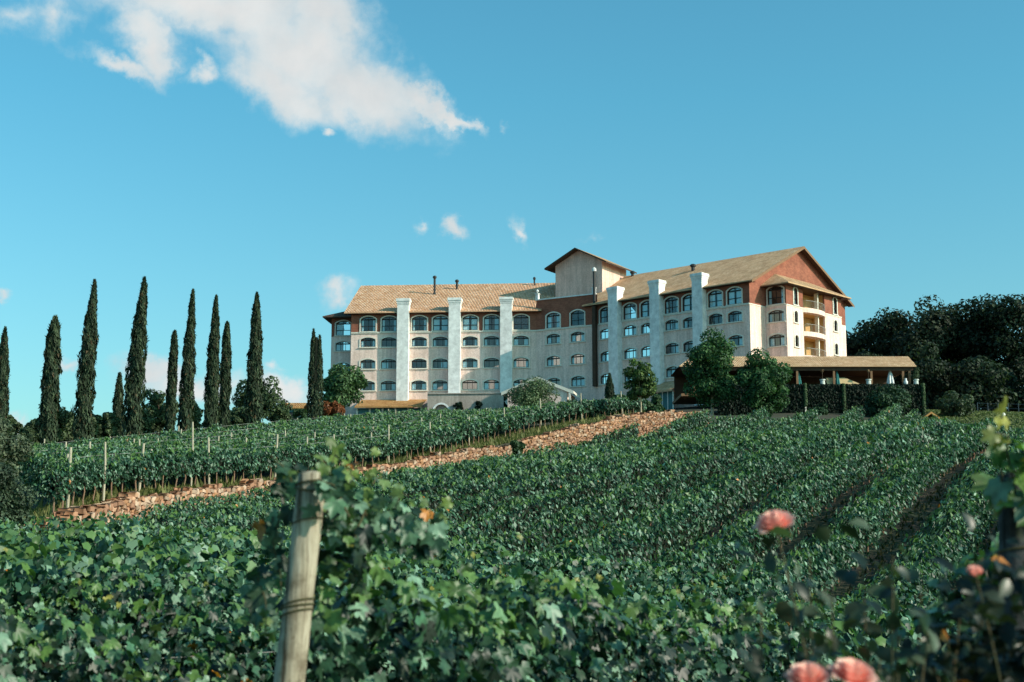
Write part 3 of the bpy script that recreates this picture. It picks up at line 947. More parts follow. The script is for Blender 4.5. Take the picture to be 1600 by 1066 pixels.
def cypress(px, py0, py1, wpx, D, label, seed, lean=0.0, tops=1, group='cypresses along the crest'):
    rng = np.random.default_rng(seed)
    t, b = P(px, py0, D), P(px, py1, D)
    zg = gz(b[0], D)
    base = np.array([b[0], D, zg])
    root = empty('cypress_tree', label, 'cypress', base, group)
    off = wloc(root)
    H = t[2] - zg
    Rm = px_size(wpx / 2, D) * .87
    N = 5200
    h = rng.random(N) ** 0.8
    ang = rng.uniform(0, 2 * math.pi, N)
    PR = [.66, .86, .98, 1.0, .93, .72, .42, .1] if px in (74, 265, 350) else [.62, .85, 1.0, .93, .70 + rng.uniform(-.05, .08), .42 + rng.uniform(-.06, .06), .18, .05]
    prof = np.interp(h, [0, .05, .2, .45, .7, .88, .97, 1.0], PR)
    lump = 1 + .16 * np.sin(ang * 3 + h * 23 + seed) + .09 * np.sin(h * 61 + seed * 3) * np.sin(ang * 2 + seed) + .10 * np.sin(ang * 5 - h * 41 + seed * 2) + rng.normal(0, .06, N)
    r = Rm * prof * lump * np.sqrt(rng.uniform(.62, 1.0, N))
    xo = np.zeros(N)
    if tops == 2:   # forked leader: two spires side by side
        w = np.where(rng.random(N) < .5, -1, 1)
        split = np.clip((h - .45) / .55, 0, 1)
        xo = w * Rm * .42 * np.clip(h / .5, 0, 1)
        r = r * (1 - .38 * np.clip(h / .5, 0, 1))
        h = np.where(w > 0, h * .94, h)
    leanx = lean * H * h ** 1.6
    c = np.column_stack([base[0] + xo + leanx + r * np.cos(ang), D + r * np.sin(ang), zg + h * H])
    n = np.column_stack([np.cos(ang), np.sin(ang), np.full(N, .25)]) + rng.normal(0, .45, (N, 3))
    tip = np.column_stack([np.cos(ang) * .25, np.sin(ang) * .25, np.ones(N)]) + rng.normal(0, .22, (N, 3))
    s = rng.uniform(.08, .17, N)
    colr = leafcol(N, (0.014, 0.028, 0.015), (0.062, 0.086, 0.046), rng) * (1 + .35 * np.sin(ang * 4 + h * 30 + seed))[:, None].clip(.55, 1.4)
    bp_ = rng.random(N) < .04; colr[bp_] = np.array((.11, .075, .04)) * rng.uniform(.6, 1.2, (bp_.sum(), 1))
    me = cloud_mesh('crown', QUAD, c, n, tip, np.column_stack([s * .8, s * 1.8, s]), colr, M['cypress_leaf'], off, rng=rng)
    link('crown', me, root)
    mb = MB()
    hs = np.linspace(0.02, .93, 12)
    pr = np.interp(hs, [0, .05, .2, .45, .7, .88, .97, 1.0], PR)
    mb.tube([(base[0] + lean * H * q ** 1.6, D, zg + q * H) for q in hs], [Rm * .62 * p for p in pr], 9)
    mb.build('dark_core', M['vine_core'], root)  # added dark solid for the shaded inside of the crown
    mb = MB(); mb.tube([base - [0, 0, .3], base + [0, 0, .9]], [Rm * .3, Rm * .25], 8)
    mb.build('trunk', M['bark'], root)

CY = [(-2, 515, 700, 24, 97, 'cypress cut off by the picture edge beside the grey shrub', 0),
      (74, 497, 698, 29, 100, 'short thick cypress with blunt top, standing between two paler bushes', 0.01),
      (127, 440, 693, 31, 103, 'tall cypress with a long thin bent tip beside the blunt short one', 0.035),
      (205, 436, 686, 35, 108, 'widest and tallest cypress, leaning at its tip beside a little conifer', 0.04),
      (265, 519, 678, 15, 113, 'slimmest cypress of the crest, low and narrow', 0.012),
      (289, 455, 676, 25, 115, 'tapering cypress beside the slimmest one', 0.02),
      (329, 464, 672, 25, 118, 'cypress with very pointed tip paired with a shorter blunt one', 0.01),
      (350, 505, 668, 17, 120, 'narrow blunt cypress squeezed between two taller ones', 0.0),
      (396, 459, 662, 29, 123, 'full tall cypress in front of a round bushy tree', 0.0)]
for i, (px, y0, y1, w, D, lab, ln) in enumerate(CY):
    cypress(px, y0, y1, w, D, lab, 40 + i, ln)
cypress(492, 516, 655, 27, 140, 'forked double topped cypress next to the hotel end', 60, 0.0, 2)

# trees behind the crest
BG = [(88, 622, 690, 62, 112, 'round bush with sunlit top behind the blunt short cypress', 1), (143, 640, 690, 46, 116, 'small dark bush between the first tall cypresses', 2),
      (20, 640, 680, 34, 118, 'low dark flat topped tree behind the shrubs at the slope end', 3),
      (248, 598, 672, 62, 124, 'broad leafy tree behind the slimmest cypress', 4), (300, 620, 668, 40, 126, 'leafy bush filling the gap below the tapering cypress', 5),
      (170, 640, 684, 40, 118, 'dark shrub at the foot of the small conifer', 12)]
BG += [(108, 640, 690, 46, 119, 'low bush between blunt cypress and tall bent one', 13), (224, 632, 680, 48, 121, 'low bush right behind the widest cypress', 14),
       (338, 628, 672, 50, 128, 'dark low bush between the paired cypresses', 15), (372, 622, 670, 48, 131, 'green bush behind the narrow blunt cypress', 16), (440, 618, 664, 52, 146, 'pale edged bush beside the full tall cypress', 17),
       (50, 650, 694, 44, 117, 'low dark bush next to the cut off cypress', 18)]
for px, y0, y1, w, D, lab, sd in BG:
    broad_tree('background_tree', lab, px, y0, y1 + 14, w, D, sd, n=4600, size=.14, k=30, cr=(.16, .42), dark=(0.018, 0.04, 0.02), light=(0.11, 0.15, 0.07))
broad_tree('background_tree', 'large bushy tree with pale edge behind the full tall cypress', 405, 578, 662, 82, 140, 21, n=5200, size=.16, k=30, dark=(0.018, 0.04, 0.02), light=(0.12, 0.17, 0.075))
cypress(183, 585, 682, 20, 119, 'little open conifer half the height of its neighbours', 71, 0.0, 1, None)
broad_tree('leafy_tree', 'dense green tree at the corner of the hotel with lean-to', 536, 564, 655, 76, 176, 22, n=6500, size=.22, k=34, dark=(0.02, 0.05, 0.022), light=(0.10, 0.18, 0.07))
broad_tree('red_shrub', 'rusty red leafed shrub below the hotel corner tree', 521, 627, 655, 46, 165, 23, n=2200, size=.17, k=12, dark=(0.14, 0.04, 0.015), light=(0.28, 0.10, 0.035), cat='shrub', trunk=True, trunk_r=.06)

broad_tree('shrub', 'dark shrub between the forked cypress and the orange roofed house', 470, 634, 668, 30, 150, 24, n=1600, size=.15, k=12, cat='shrub', trunk_r=.05)
# in front of the right wing
broad_tree('leafy_tree', 'tallest full green tree in front of the hotel wing', 1110, 506, 656, 104, 150, 31, n=15000, size=.16, k=60, cr=(.18, .34), dark=(0.018, 0.052, 0.022), light=(0.085, 0.175, 0.06), trunk_mat='birch', trunk_r=.17)
broad_tree('leafy_tree', 'wide green tree beside the tallest one, hiding the terrace corner', 1190, 540, 662, 100, 148, 32, n=14000, size=.16, k=56, cr=(.18, .34), dark=(0.016, 0.05, 0.022), light=(0.075, 0.16, 0.058), trunk_mat='birch', trunk_r=.15)
broad_tree('young_tree', 'slender young tree with thin pale trunk at the wall end', 1001, 547, 640, 62, 116.5, 33, n=4600, size=.12, k=44, cr=(.12, .32), dark=(0.02, 0.05, 0.02), light=(0.12, 0.18, 0.05), trunk_mat='birch', trunk_r=.10, base_py=690)
broad_tree('shrub', 'rounded pale green feathery bush under the white gable', 836, 588, 660, 92, 166, 34, n=8500, size=.12, k=34, dark=(0.05, 0.09, 0.045), light=(0.17, 0.23, 0.12), cat='shrub', trunk_r=.08)
broad_tree('shrub', 'dark round evergreen bush beside the feathery bush', 878, 626, 672, 26, 152, 35, n=1800, size=.14, k=10, dark=(0.006, 0.016, 0.008), light=(0.014, 0.03, 0.014), cat='shrub', trunk_r=.05)
broad_tree('shrub', 'small mid green bush below the hotel downpipe', 915, 628, 660, 50, 155, 36, n=2500, size=.16, k=14, cat='shrub', trunk_r=.05)
broad_tree('shrub', 'leafy bush behind the slender young tree', 968, 606, 662, 56, 140, 37, n=3200, size=.16, k=18, cat='shrub', trunk_r=.06)
broad_tree('shrub', 'round bush at the foot of the slender young tree', 1015, 612, 665, 50, 132, 38, n=3000, size=.16, k=18, cat='shrub', trunk_r=.06)
cypress(953, 585, 650, 17, 170, 'small dark cone shaped conifer against the hotel wall', 73, 0.0, 1, None)
broad_tree('shrub', 'green bush growing in the gap of the stone wall', 808, 683, 722, 28, 97.5, 39, n=1500, size=.12, k=10, cat='shrub', trunk_r=.04)
for px, sd, lab in ((716, 41, 'clipped dark round shrub nearest the arched niche of the podium'), (747, 42, 'clipped dark round shrub in the middle of the podium wall'), (788, 43, 'clipped dark round shrub beside the white gable')):
    broad_tree('topiary', lab, px, 619 if sd > 41 else 624, 645, 18, 190, sd, n=900, size=.17, k=8, dark=(0.005, 0.016, 0.009), light=(0.015, 0.034, 0.018), cat='shrub', trunk_r=.06)
# beside the terrace
broad_tree('shrub', 'big bush in front of the ivy wall', 1383, 602, 668, 86, 155, 44, n=5200, size=.18, k=28, dark=(0.016, 0.04, 0.022), light=(0.055, 0.10, 0.05), cat='shrub', trunk_r=.08)
broad_tree('shrub', 'small bush between two creeper columns of the ivy wall', 1287, 630, 662, 44, 155, 45, n=2200, size=.18, k=14, dark=(0.014, 0.038, 0.02), light=(0.045, 0.09, 0.045), cat='shrub', trunk_r=.05)
broad_tree('shrub', 'grey green round bush standing alone before the dark wood', 1492, 613, 664, 66, 160, 46, n=3600, size=.18, k=22, dark=(0.03, 0.05, 0.03), light=(0.08, 0.11, 0.06), cat='shrub', trunk_r=.06)
# near edge of the slope
broad_tree('shrub', 'tall grey green shrub at the picture edge', -12, 632, 780, 110, 50, 47, n=14000, size=.07, k=34, dark=(0.025, 0.042, 0.026), light=(0.15, 0.18, 0.11), cat='shrub', trunk_r=.08)
broad_tree('shrub', 'large dark shrub at the low end of the stone wall', 2, 700, 880, 104, 43, 48, n=18000, size=.06, k=46, dark=(0.012, 0.026, 0.016), light=(0.085, 0.12, 0.072), cat='shrub', trunk_r=.08)

# dark wood on the hill behind the terrace
WOOD = [(1330, 518, 640, 60, 222, 'low rounded dark tree just behind the hotel bay'), (1362, 505, 645, 66, 226, 'dark tree rising next to the low rounded one'),
        (1398, 484, 650, 70, 220, 'dark woodland tree with stepped crown'), (1440, 458, 650, 96, 214, 'highest tree of the dark wood with sunlit crown'),
        (1488, 470, 650, 76, 218, 'dark woodland tree with whitish top beside the highest'), (1532, 474, 650, 80, 212, 'broad black green woodland tree'),
        (1582, 470, 655, 84, 208, 'tall dark woodland tree at the picture edge'), (1640, 468, 655, 84, 210, 'woodland tree beyond the picture edge'),
        (1350, 560, 655, 70, 204, 'shaded lower tree behind the terrace roof end'), (1455, 560, 660, 90, 200, 'shaded lower tree in front of the wood'),
        (1535, 560, 660, 100, 196, 'big shaded lower tree near the lamp'), (1610, 565, 665, 90, 194, 'shaded lower tree at the edge above the fence')]
for i, (px, y0, y1, w, D, lab) in enumerate(WOOD):
    sunlit = i in (3, 4)  # shade of the wood sits in the leaf colours, sunlit trees coloured lighter
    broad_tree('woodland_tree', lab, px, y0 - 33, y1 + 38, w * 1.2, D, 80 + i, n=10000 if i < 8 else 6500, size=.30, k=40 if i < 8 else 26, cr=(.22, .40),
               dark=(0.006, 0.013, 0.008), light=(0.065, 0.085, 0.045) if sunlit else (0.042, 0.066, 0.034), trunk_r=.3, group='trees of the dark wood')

# ------------------------------------------------------------------ the hotel
class Fac:
    """a vertical facade: origin, unit direction seen from outside, outward normal"""
    def __init__(s, a, b=None, t=None):
        s.a = np.array(a[:2], dtype=float)
        if t is None:
            d = np.array(b[:2], dtype=float) - s.a
            s.len = float(np.linalg.norm(d)); s.t = d / s.len
        else:
            s.t = np.array(t, dtype=float) / np.linalg.norm(t); s.len = 0
        s.n = np.array((s.t[1], -s.t[0]))
        s.rz = math.atan2(s.t[1], s.t[0])
    def u(s, px, py=560):
        k = ratio(px, py)
        return float((k * s.a[1] - s.a[0]) / (s.t[0] - k * s.t[1]))
    def pt(s, u, z, off=0.0):
        q = s.a + s.t * u + s.n * off
        return (float(q[0]), float(q[1]), float(z))
    def D(s, u): return float(s.a[1] + s.t[1] * u)

def zf(py): return float(P(700, py, 196)[2])
Z_TOPW, Z_SILL1 = zf(493.5), zf(516.6)
ROWS = [(zf(541.0), zf(526.2)), (zf(575.2), zf(560.4)), (zf(609.2), zf(594.4))]
Z_BRICK = zf(518.6)
Z_EAVE = float(P(700, 486.5, 195.2)[2])
Z_RIDGE = float(P(700, 445, 208)[2])
HALF = 11.7
SL = (Z_RIDGE - Z_EAVE) / (HALF + 0.85)
Z0 = zf(655)

LA, LB = P(548, 560, 197), P(838, 560, 195)
CB, RB = P(934, 560, 190), P(1172, 500, 173.5)
fL, fC, fR = Fac(LA, LB), Fac(LB, CB), Fac(CB, RB)
gdir = -fR.n                                  # inward direction of the right wing
fG = Fac(RB, t=gdir)                          # gable end, running away from the corner
uG1 = fG.u(1198)
S0 = fG.a + fG.t * uG1
fS = Fac(S0, t=fR.t)                          # side of the projecting bay
uS1 = fS.u(1231)
B0 = fS.a + fS.t * uS1
fB = Fac(B0, t=gdir)                          # front of the bay
uB1 = fB.u(1317)
print('R len', fR.len, 'strip', uG1, 'bay side', uS1, 'bay front', uB1)

hz_ = gz(8, 190)
HOTEL = empty('hotel_building', 'large beige hotel with brick top storey and clay tile roofs on the hill', 'hotel', (8.0, 190.0, hz_))

def arc_outline(w, h, rise, n=8, grow=0.0):
    """segmental-arched opening, origin at the middle of the sill"""
    hw = w / 2 + grow
    pts = [(-hw, -grow), (hw, -grow)]
    zs = h - rise
    rad = (w * w / 4 + rise * rise) / (2 * rise)
    zc = h - rad
    rr = rad + grow
    a1 = math.asin(min(1, hw / rr))
    for i in range(n + 1):
        a = a1 - 2 * a1 * i / n
        pts.append((rr * math.sin(a), zc + rr * math.cos(a)))
    return pts

WT_ = {'std': (2.12, Z_TOPW * 0 + ROWS[0][1] - ROWS[0][0], 0.30), 'top': (2.12, Z_TOPW - Z_SILL1, 0.36),
       'nar': (0.80, 1.45, 0.28), 'nartop': (0.88, 2.15, 0.32), 'bay': (2.3, 1.45, 0.30), 'baytop': (2.3, 2.25, 0.36), 'door': (1.3, 2.15, 0.34)}

def ring(mb, a, b, y0, y1):
    """band between loops a (inner) and b (outer): front face at y0, edges back to y1"""
    n = len(a)
    for i in range(n):
        j = (i + 1) % n
        mb.face([(a[i][0], y0, a[i][1]), (a[j][0], y0, a[j][1]), (b[j][0], y0, b[j][1]), (b[i][0], y0, b[i][1])])
        mb.face([(b[i][0], y0, b[i][1]), (b[j][0], y0, b[j][1]), (b[j][0], y1, b[j][1]), (b[i][0], y1, b[i][1])])
        mb.face([(a[j][0], y0, a[j][1]), (a[i][0], y0, a[i][1]), (a[i][0], y1, a[i][1]), (a[j][0], y1, a[j][1])])

WMESH = {}
for key, (w, h, rise) in WT_.items():
    o0 = arc_outline(w, h, rise)
    fr = MB()
    ring(fr, arc_outline(w, h, rise, grow=-0.075), o0, 0.14, 0.24)
    bars = []
    if key in ('std', 'bay'): bars = [(-w / 6, 0), (w / 6, 0)]
    elif key in ('top', 'baytop'): bars = [(0, 0)]
    elif key == 'nartop': bars = [(0, 0)]
    for bx, _ in bars:
        hh = h - rise * (bx / (w / 2)) ** 2 - .04
        fr.box((bx, 0.185, hh / 2), (0.055 if key == 'std' else 0.06, 0.09, hh - .06))
    if key in ('top', 'baytop', 'nartop', 'door'): fr.box((0, 0.182, h * .36), (w - .1, 0.085, 0.08))
    if key in ('top', 'std', 'bay', 'baytop'): fr.box((0, 0.178, h - rise - .04), (w - .1, 0.077, 0.16))
    pane = MB(); pane.face([(x, 0.2, z) for x, z in o0], None)
    su = MB(); ring(su, arc_outline(w, h, rise, grow=0.0), arc_outline(w, h, rise, grow=0.17), -0.07, 0.01)
    su.box((0, -0.06, -0.11), (w + .5, 0.2, 0.1))
    cur = {}
    for cn, spans in {'both': [(-.5, -.2), (.2, .5)], 'wide': [(-.5, -.08), (.08, .5)], 'one': [(-.5, -.05)], 'two': [(.05, .5)], 'full': [(-.5, .5)], 'slim': [(-.5, -.32), (.3, .5)]}.items():
        c = MB()
        for a, b in spans:
            k = 14
            for i in range(k):
                x0, x1 = w * (a + (b - a) * i / k), w * (a + (b - a) * (i + 1) / k)
                y0, y1 = .26 + .04 * (i % 2), .26 + .04 * ((i + 1) % 2)
                c.face([(x0, y0, 0), (x1, y1, 0), (x1, y1, h), (x0, y0, h)])
        cur[cn] = c.mesh('curtain', M['curtain'])
    WMESH[key] = (fr.mesh('window_frame', M['frame']), pane.mesh('window_pane', M['glass']), su.mesh('window_surround', M['trim']), cur)

class Wall:
    """a facade surface with window holes and reveals"""
    def __init__(s, fac, outline):
        s.f, s.outline, s.holes = fac, outline, []
    def emit(s, mb, recess=0.25):
        loops = [s.outline] + s.holes
        flat = [q for l in loops for q in l]
        tris = tessellate_polygon([[Vector((u, z, 0)) for u, z in l] for l in loops])
        for tr in tris:
            p = [flat[i] for i in tr]
            ar = (p[1][0] - p[0][0]) * (p[2][1] - p[0][1]) - (p[2][0] - p[0][0]) * (p[1][1] - p[0][1])
            if ar < 0: p = p[::-1]
            mb.face([s.f.pt(u, z) for u, z in p], p)
        for l in s.holes:
            for i in range(len(l)):
                a, b = l[i], l[(i + 1) % len(l)]
                mb.face([s.f.pt(*a), s.f.pt(*b), s.f.pt(*b, -recess), s.f.pt(*a, -recess)], [a, b, b, a])

wr = random.Random(11)
def window(wall, key, u, zs, curtain=None, hole=True):
    w, h, rise = WT_[key]
    if hole: wall.holes.append([(u + x, zs + z) for x, z in arc_outline(w, h, rise)])
    p = Vector(wall.f.pt(u, zs)) - wloc(HOTEL)
    fr, pane, su, cur = WMESH[key]
    o = link('window', fr, HOTEL, p, wall.f.rz)
    link('pane', pane, o); link('surround', su, o)
    cn = curtain or wr.choice(['both', 'wide', 'both', 'one', 'two', 'full', 'both', 'slim', 'slim', 'none'])
    if cn != 'none': link('curtain', cur[cn], o)
    return o

sw, bw = MB(), MB()                   # stucco and brick
# ---- left wing
wl = Wall(fL, [(0, Z0), (fL.len, Z0), (fL.len, Z_BRICK), (0, Z_BRICK)])
wlb = Wall(fL, [(0, Z_BRICK), (fL.len, Z_BRICK), (fL.len, Z_EAVE + .4), (0, Z_EAVE + .4)])
for px in (574.6, 607.4, 654.8, 687.8, 734.3, 768, 814.3):
    u = fL.u(px)
    window(wlb, 'top', u, Z_SILL1)
    for zs, zt in ROWS: window(wl, 'std', u, zs)
wl.emit(sw); wlb.emit(bw)
# ---- middle part, brick up to the roof terrace parapet
Z_PAR = float(P(885, 465, 192.5)[2])
wc = Wall(fC, [(0, Z0), (fC.len, Z0), (fC.len, Z_BRICK), (0, Z_BRICK)])
wcb = Wall(fC, [(0, Z_BRICK), (fC.len, Z_BRICK), (fC.len, Z_PAR), (0, Z_PAR)])
for px in (864.6, 902.8):
    u = fC.u(px)
    window(wcb, 'top', u, Z_SILL1)
    for zs, zt in ROWS: window(wc, 'std', u, zs)
wc.emit(sw); wcb.emit(bw)
# ---- right wing
wrt = Wall(fR, [(0, Z0), (fR.len, Z0), (fR.len, Z_BRICK), (0, Z_BRICK)])
wrb = Wall(fR, [(0, Z_BRICK), (fR.len, Z_BRICK), (fR.len, Z_EAVE + .4), (0, Z_EAVE + .4)])
for px in (947.8, 985, 1012.3, 1050.5, 1078.8, 1119.4, 1149.8):
    u = fR.u(px)
    window(wrb, 'top', u, Z_SILL1)
    for zs, zt in ROWS: window(wrt, 'std', u, zs)
wrt.emit(sw); wrb.emit(bw)
# ---- gable end and projecting bay
W2 = 2 * HALF
gw = Wall(fG, [(0, Z0), (W2, Z0), (W2, Z_BRICK), (0, Z_BRICK)])
gb = Wall(fG, [(0, Z_BRICK), (W2, Z_BRICK), (W2, Z_EAVE + .4), (HALF, Z_RIDGE - 0.1), (0, Z_EAVE + .4)])
gw.emit(sw); gb.emit(bw)
Z_BAYE = float(P(1231, 442, fB.D(0))[2])
ss = Wall(fS, [(0, Z0), (uS1, Z0), (uS1, Z_BRICK), (0, Z_BRICK)])
sb = Wall(fS, [(0, Z_BRICK), (uS1, Z_BRICK), (uS1, Z_BAYE), (0, Z_BAYE)])
us = fS.u(1214.5)
window(sb, 'baytop', us, Z_SILL1 + .03, 'slim')
window(ss, 'bay', us, ROWS[0][0], 'slim'); window(ss, 'bay', us, ROWS[1][0], 'both')
ss.emit(sw); sb.emit(bw)
bs = Wall(fB, [(0, Z0), (uB1, Z0), (uB1, Z_BRICK), (0, Z_BRICK)])
bb = Wall(fB, [(0, Z_BRICK), (uB1, Z_BRICK), (uB1, Z_BAYE), (0, Z_BAYE)])
for px in (1243.3, 1304.5):
    u = fB.u(px, 480)
    window(bb, 'nartop', u, Z_SILL1 + .05)
    for zs, zt in ROWS[:2]: window(bs, 'nar', u, zs, 'one')
# loggias: deep openings with a plastered recess and a bulging balcony
ua, ub, um = fB.u(1257.2), fB.u(1291), fB.u(1282)
recess = MB()
for k, (zb, zt) in enumerate(((Z_BRICK + 0.02, Z_BRICK + 2.45), (Z_BRICK - 3.0, Z_BRICK - .55), (Z_BRICK - 6.05, Z_BRICK - 3.6))):
    zb0 = zb + 0.02
    (bb if k == 0 else bs).holes.append([(ua, zb0), (ub, zb0), (ub, zt), (ua, zt)])
    for a, b in (((ua, 0), (ua, -1.6)), ((ua, -1.6), (ub, -1.6)), ((ub, -1.6), (ub, 0))):
        recess.face([fB.pt(a[0], zb0, a[1] - .26), fB.pt(b[0], zb0, b[1] - .26), fB.pt(b[0], zt, b[1] - .26), fB.pt(a[0], zt, a[1] - .26)])
    recess.face([fB.pt(ua, zt, -.26), fB.pt(ub, zt, -.26), fB.pt(ub, zt, -1.86), fB.pt(ua, zt, -1.86)])
    recess.face([fB.pt(ua, zb0, -.26), fB.pt(ub, zb0, -.26), fB.pt(ub, zb0, -1.86), fB.pt(ua, zb0, -1.86)])
    # dividing post
    dv = MB(); dv.box(fB.pt(um, (zb0 + zt) / 2, -.35), (.22, .5, zt - zb0 - .01), fB.t)
    dv.build('balcony_divider', M['trim'], HOTEL)
    # balcony: curved slab with low white parapet and a rail
    bal = MB(); rail = MB()
    n = 12
    arc = [(ua - .1 + (ub - ua + .2) * i / n, 0.02 + .62 * math.sin(math.pi * i / n) ** .75) for i in range(n + 1)]
    z0_, z1_ = zb0 - .55, zb0 + .05
    for i in range(n):
        (u0, o0_), (u1, o1_) = arc[i], arc[i + 1]
        bal.face([fB.pt(u0, z0_, o0_), fB.pt(u1, z0_, o1_), fB.pt(u1, z1_, o1_), fB.pt(u0, z1_, o0_)])
        bal.face([fB.pt(u0, z1_, o0_), fB.pt(u1, z1_, o1_), fB.pt(u1, z1_, .005), fB.pt(u0, z1_, .005)])
        bal.face([fB.pt(u0, z0_, o0_), fB.pt(u1, z0_, o1_), fB.pt(u1, z0_, .005), fB.pt(u0, z0_, .005)])
    bo = bal.build('balcony', M['stucco'], HOTEL)
    zr = z1_ + .95
    rail.tube([fB.pt(u, zr, o - .06) for u, o in arc[1:-1]], .03, 6)
    for i in range(n * 2):
        f_ = (i + .5) / (n * 2)
        u = ua - .1 + (ub - ua + .2) * f_; o = 0.02 + .62 * math.sin(math.pi * f_) ** .75 - .06
        rail.tube([fB.pt(u, z1_, o), fB.pt(u, zr, o)], .014, 4)
    rail.build('railing', M['wire'], bo)
    dw = Wall(Fac(fB.pt(0, 0, -1.84), t=fB.t), [])
    o = window(dw, 'door', ua + 1.0, zb0 + .02, 'none', hole=False)
    o.name = 'balcony_door'
recess.build('loggia', M['plaster_yellow'], HOTEL)
bs.emit(sw); bb.emit(bw)
# bay return wall, back and hidden sides close the volume
def plain(mb, f, u0, u1, z0, z1): mb.face([f.pt(u0, z0), f.pt(u1, z0), f.pt(u1, z1), f.pt(u0, z1)], [(u0, z0), (u1, z0), (u1, z1), (u0, z1)])
fBr = Fac(fB.pt(uB1, 0), t=-fR.t); plain(sw, fBr, 0, uS1, Z0, Z_BRICK); plain(bw, fBr, 0, uS1, Z_BRICK, Z_BAYE)
fRb = Fac(fG.pt(W2, 0), t=-fR.t); plain(sw, fRb, 0, fR.len + 8, Z0, Z_EAVE + .4)
LW0 = Fac(fL.pt(0, 0, -W2), t=fL.n); plain(sw, LW0, 0, W2, Z0, Z_BRICK)
bw.face([LW0.pt(0, Z_BRICK), LW0.pt(W2, Z_BRICK), LW0.pt(W2, Z_EAVE + .4), LW0.pt(HALF, Z_RIDGE - .1), LW0.pt(0, Z_EAVE + .4)])
fLb = Fac(fL.pt(fL.len + 6, 0, -W2), t=-fL.t); plain(sw, fLb, 0, fL.len + 6, Z0, Z_EAVE + .4)
# ---- annex set back at the left end
fA = Fac(P(517, 560, 200.6), t=fL.t)
uA1 = fA.u(551)
wa = Wall(fA, [(0, Z0), (uA1, Z0), (uA1, Z_BRICK), (0, Z_BRICK)])
wab = Wall(fA, [(0, Z_BRICK), (uA1, Z_BRICK), (uA1, Z_EAVE + .2), (0, Z_EAVE + .2)])
ua_ = fA.u(535.5)
window(wab, 'top', ua_, Z_SILL1); [window(wa, 'std', ua_, zs) for zs, zt in ROWS]
wa.emit(sw); wab.emit(bw)
fAl = Fac(fA.pt(0, 0, -9), t=fA.n); plain(sw, fAl, 0, 9, Z0, Z_BRICK); plain(bw, fAl, 0, 9, Z_BRICK, Z_EAVE + .2)
# terrace floor and its inner closing walls
sw.build('wall', M['stucco'], HOTEL); bw.build('brick_wall', M['brick'], HOTEL)

# ---- roofs
def V3(p): return np.array(p, dtype=float)
OV = 0.85
rf = MB()
eL0, eL1 = V3(fL.pt(-.9, Z_EAVE, OV)), V3(fL.pt(fL.u(846.5), Z_EAVE, OV))
rL0, rL1 = V3(fL.pt(-.9, Z_RIDGE, -HALF)), V3(fL.pt(fL.len + 5.5, Z_RIDGE, -HALF))
rf.roof([eL0, eL1, rL1, rL0], (*fL.t, 0))
bL0, bL1 = V3(fL.pt(-.9, Z_EAVE, -W2 - OV)), V3(fL.pt(fL.len + 6, Z_EAVE, -W2 - OV))
rf.roof([bL1, bL0, rL0, rL1], (*fL.t, 0))
for a, b in ((eL0, eL1),):   # eave edge
    rf.face([a - [0, 0, .14], b - [0, 0, .14], b, a])
rf.face([eL0 - [0, 0, .16], eL0, rL0, rL0 - [0, 0, .16]]); rf.face([bL0, bL0 - [0, 0, .16], rL0 - [0, 0, .16], rL0])
rf.build('roof', M['tile'], HOTEL)

rr_ = MB()
uR0 = fR.u(916)
eR0, eR1 = V3(fR.pt(uR0, Z_EAVE, OV)), V3(fR.pt(fR.len + .95, Z_EAVE, OV))
rR0, rR1 = V3(fR.pt(-7.5, Z_RIDGE, -HALF)), V3(fR.pt(fR.len + .95, Z_RIDGE, -HALF))
rr_.roof([eR0, eR1, rR1, rR0], (*fR.t, 0))
bR0, bR1 = V3(fR.pt(-9, Z_EAVE, -W2 - OV)), V3(fR.pt(fR.len + .95, Z_EAVE, -W2 - OV))
rr_.roof([bR1, bR0, rR0, rR1], (*fR.t, 0))
rr_.face([eR0 - [0, 0, .14], eR1 - [0, 0, .14], eR1, eR0])
rr_.build('roof', M['tile_fine'], HOTEL)
# soffits, verge boards
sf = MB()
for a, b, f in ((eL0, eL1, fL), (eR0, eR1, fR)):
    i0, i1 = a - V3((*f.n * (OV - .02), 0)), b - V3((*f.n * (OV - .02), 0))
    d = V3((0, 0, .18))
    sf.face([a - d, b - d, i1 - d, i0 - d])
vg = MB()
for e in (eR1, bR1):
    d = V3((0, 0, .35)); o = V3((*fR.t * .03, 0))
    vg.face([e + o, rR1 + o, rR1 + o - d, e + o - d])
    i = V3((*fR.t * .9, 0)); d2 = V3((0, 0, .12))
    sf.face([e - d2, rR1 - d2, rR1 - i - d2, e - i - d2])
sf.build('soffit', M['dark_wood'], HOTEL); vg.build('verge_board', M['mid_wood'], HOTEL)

# bay roof: a tiled skirt leaning on the gable, hipped at both ends
br_ = MB()
ov = 1.0
q = lambda u, z, o: V3(fB.pt(u, z, o))
zE = Z_BAYE - .1
e0, e1 = q(-ov, zE, ov), q(uB1 + ov, zE, ov)
back = -uS1 - .02
rise = .50 * (ov + uS1)
zT = zE + rise
h0, h1 = q(-ov + (ov + uS1) * .85, zT, back), q(uB1 + ov - (ov + uS1) * .85, zT, back)
g0, g1 = q(-ov, zE, back), q(uB1 + ov, zE, back)
br_.roof([e0, e1, h1, h0], (*fB.t, 0))
br_.roof([g0, e0, h0], (*fB.n, 0)); br_.roof([e1, g1, h1], (*fB.n, 0))
for a, b in ((e0, e1), (g0, e0), (e1, g1)): br_.face([a - [0, 0, .14], b - [0, 0, .14], b, a])
br_.build('bay_roof', M['tile_fine'], HOTEL)
sf = MB(); d = V3((0, 0, .18)); sf.face([e0 - d, e1 - d, g1 - d, g0 - d]); sf.build('bay_soffit', M['dark_wood'], HOTEL)

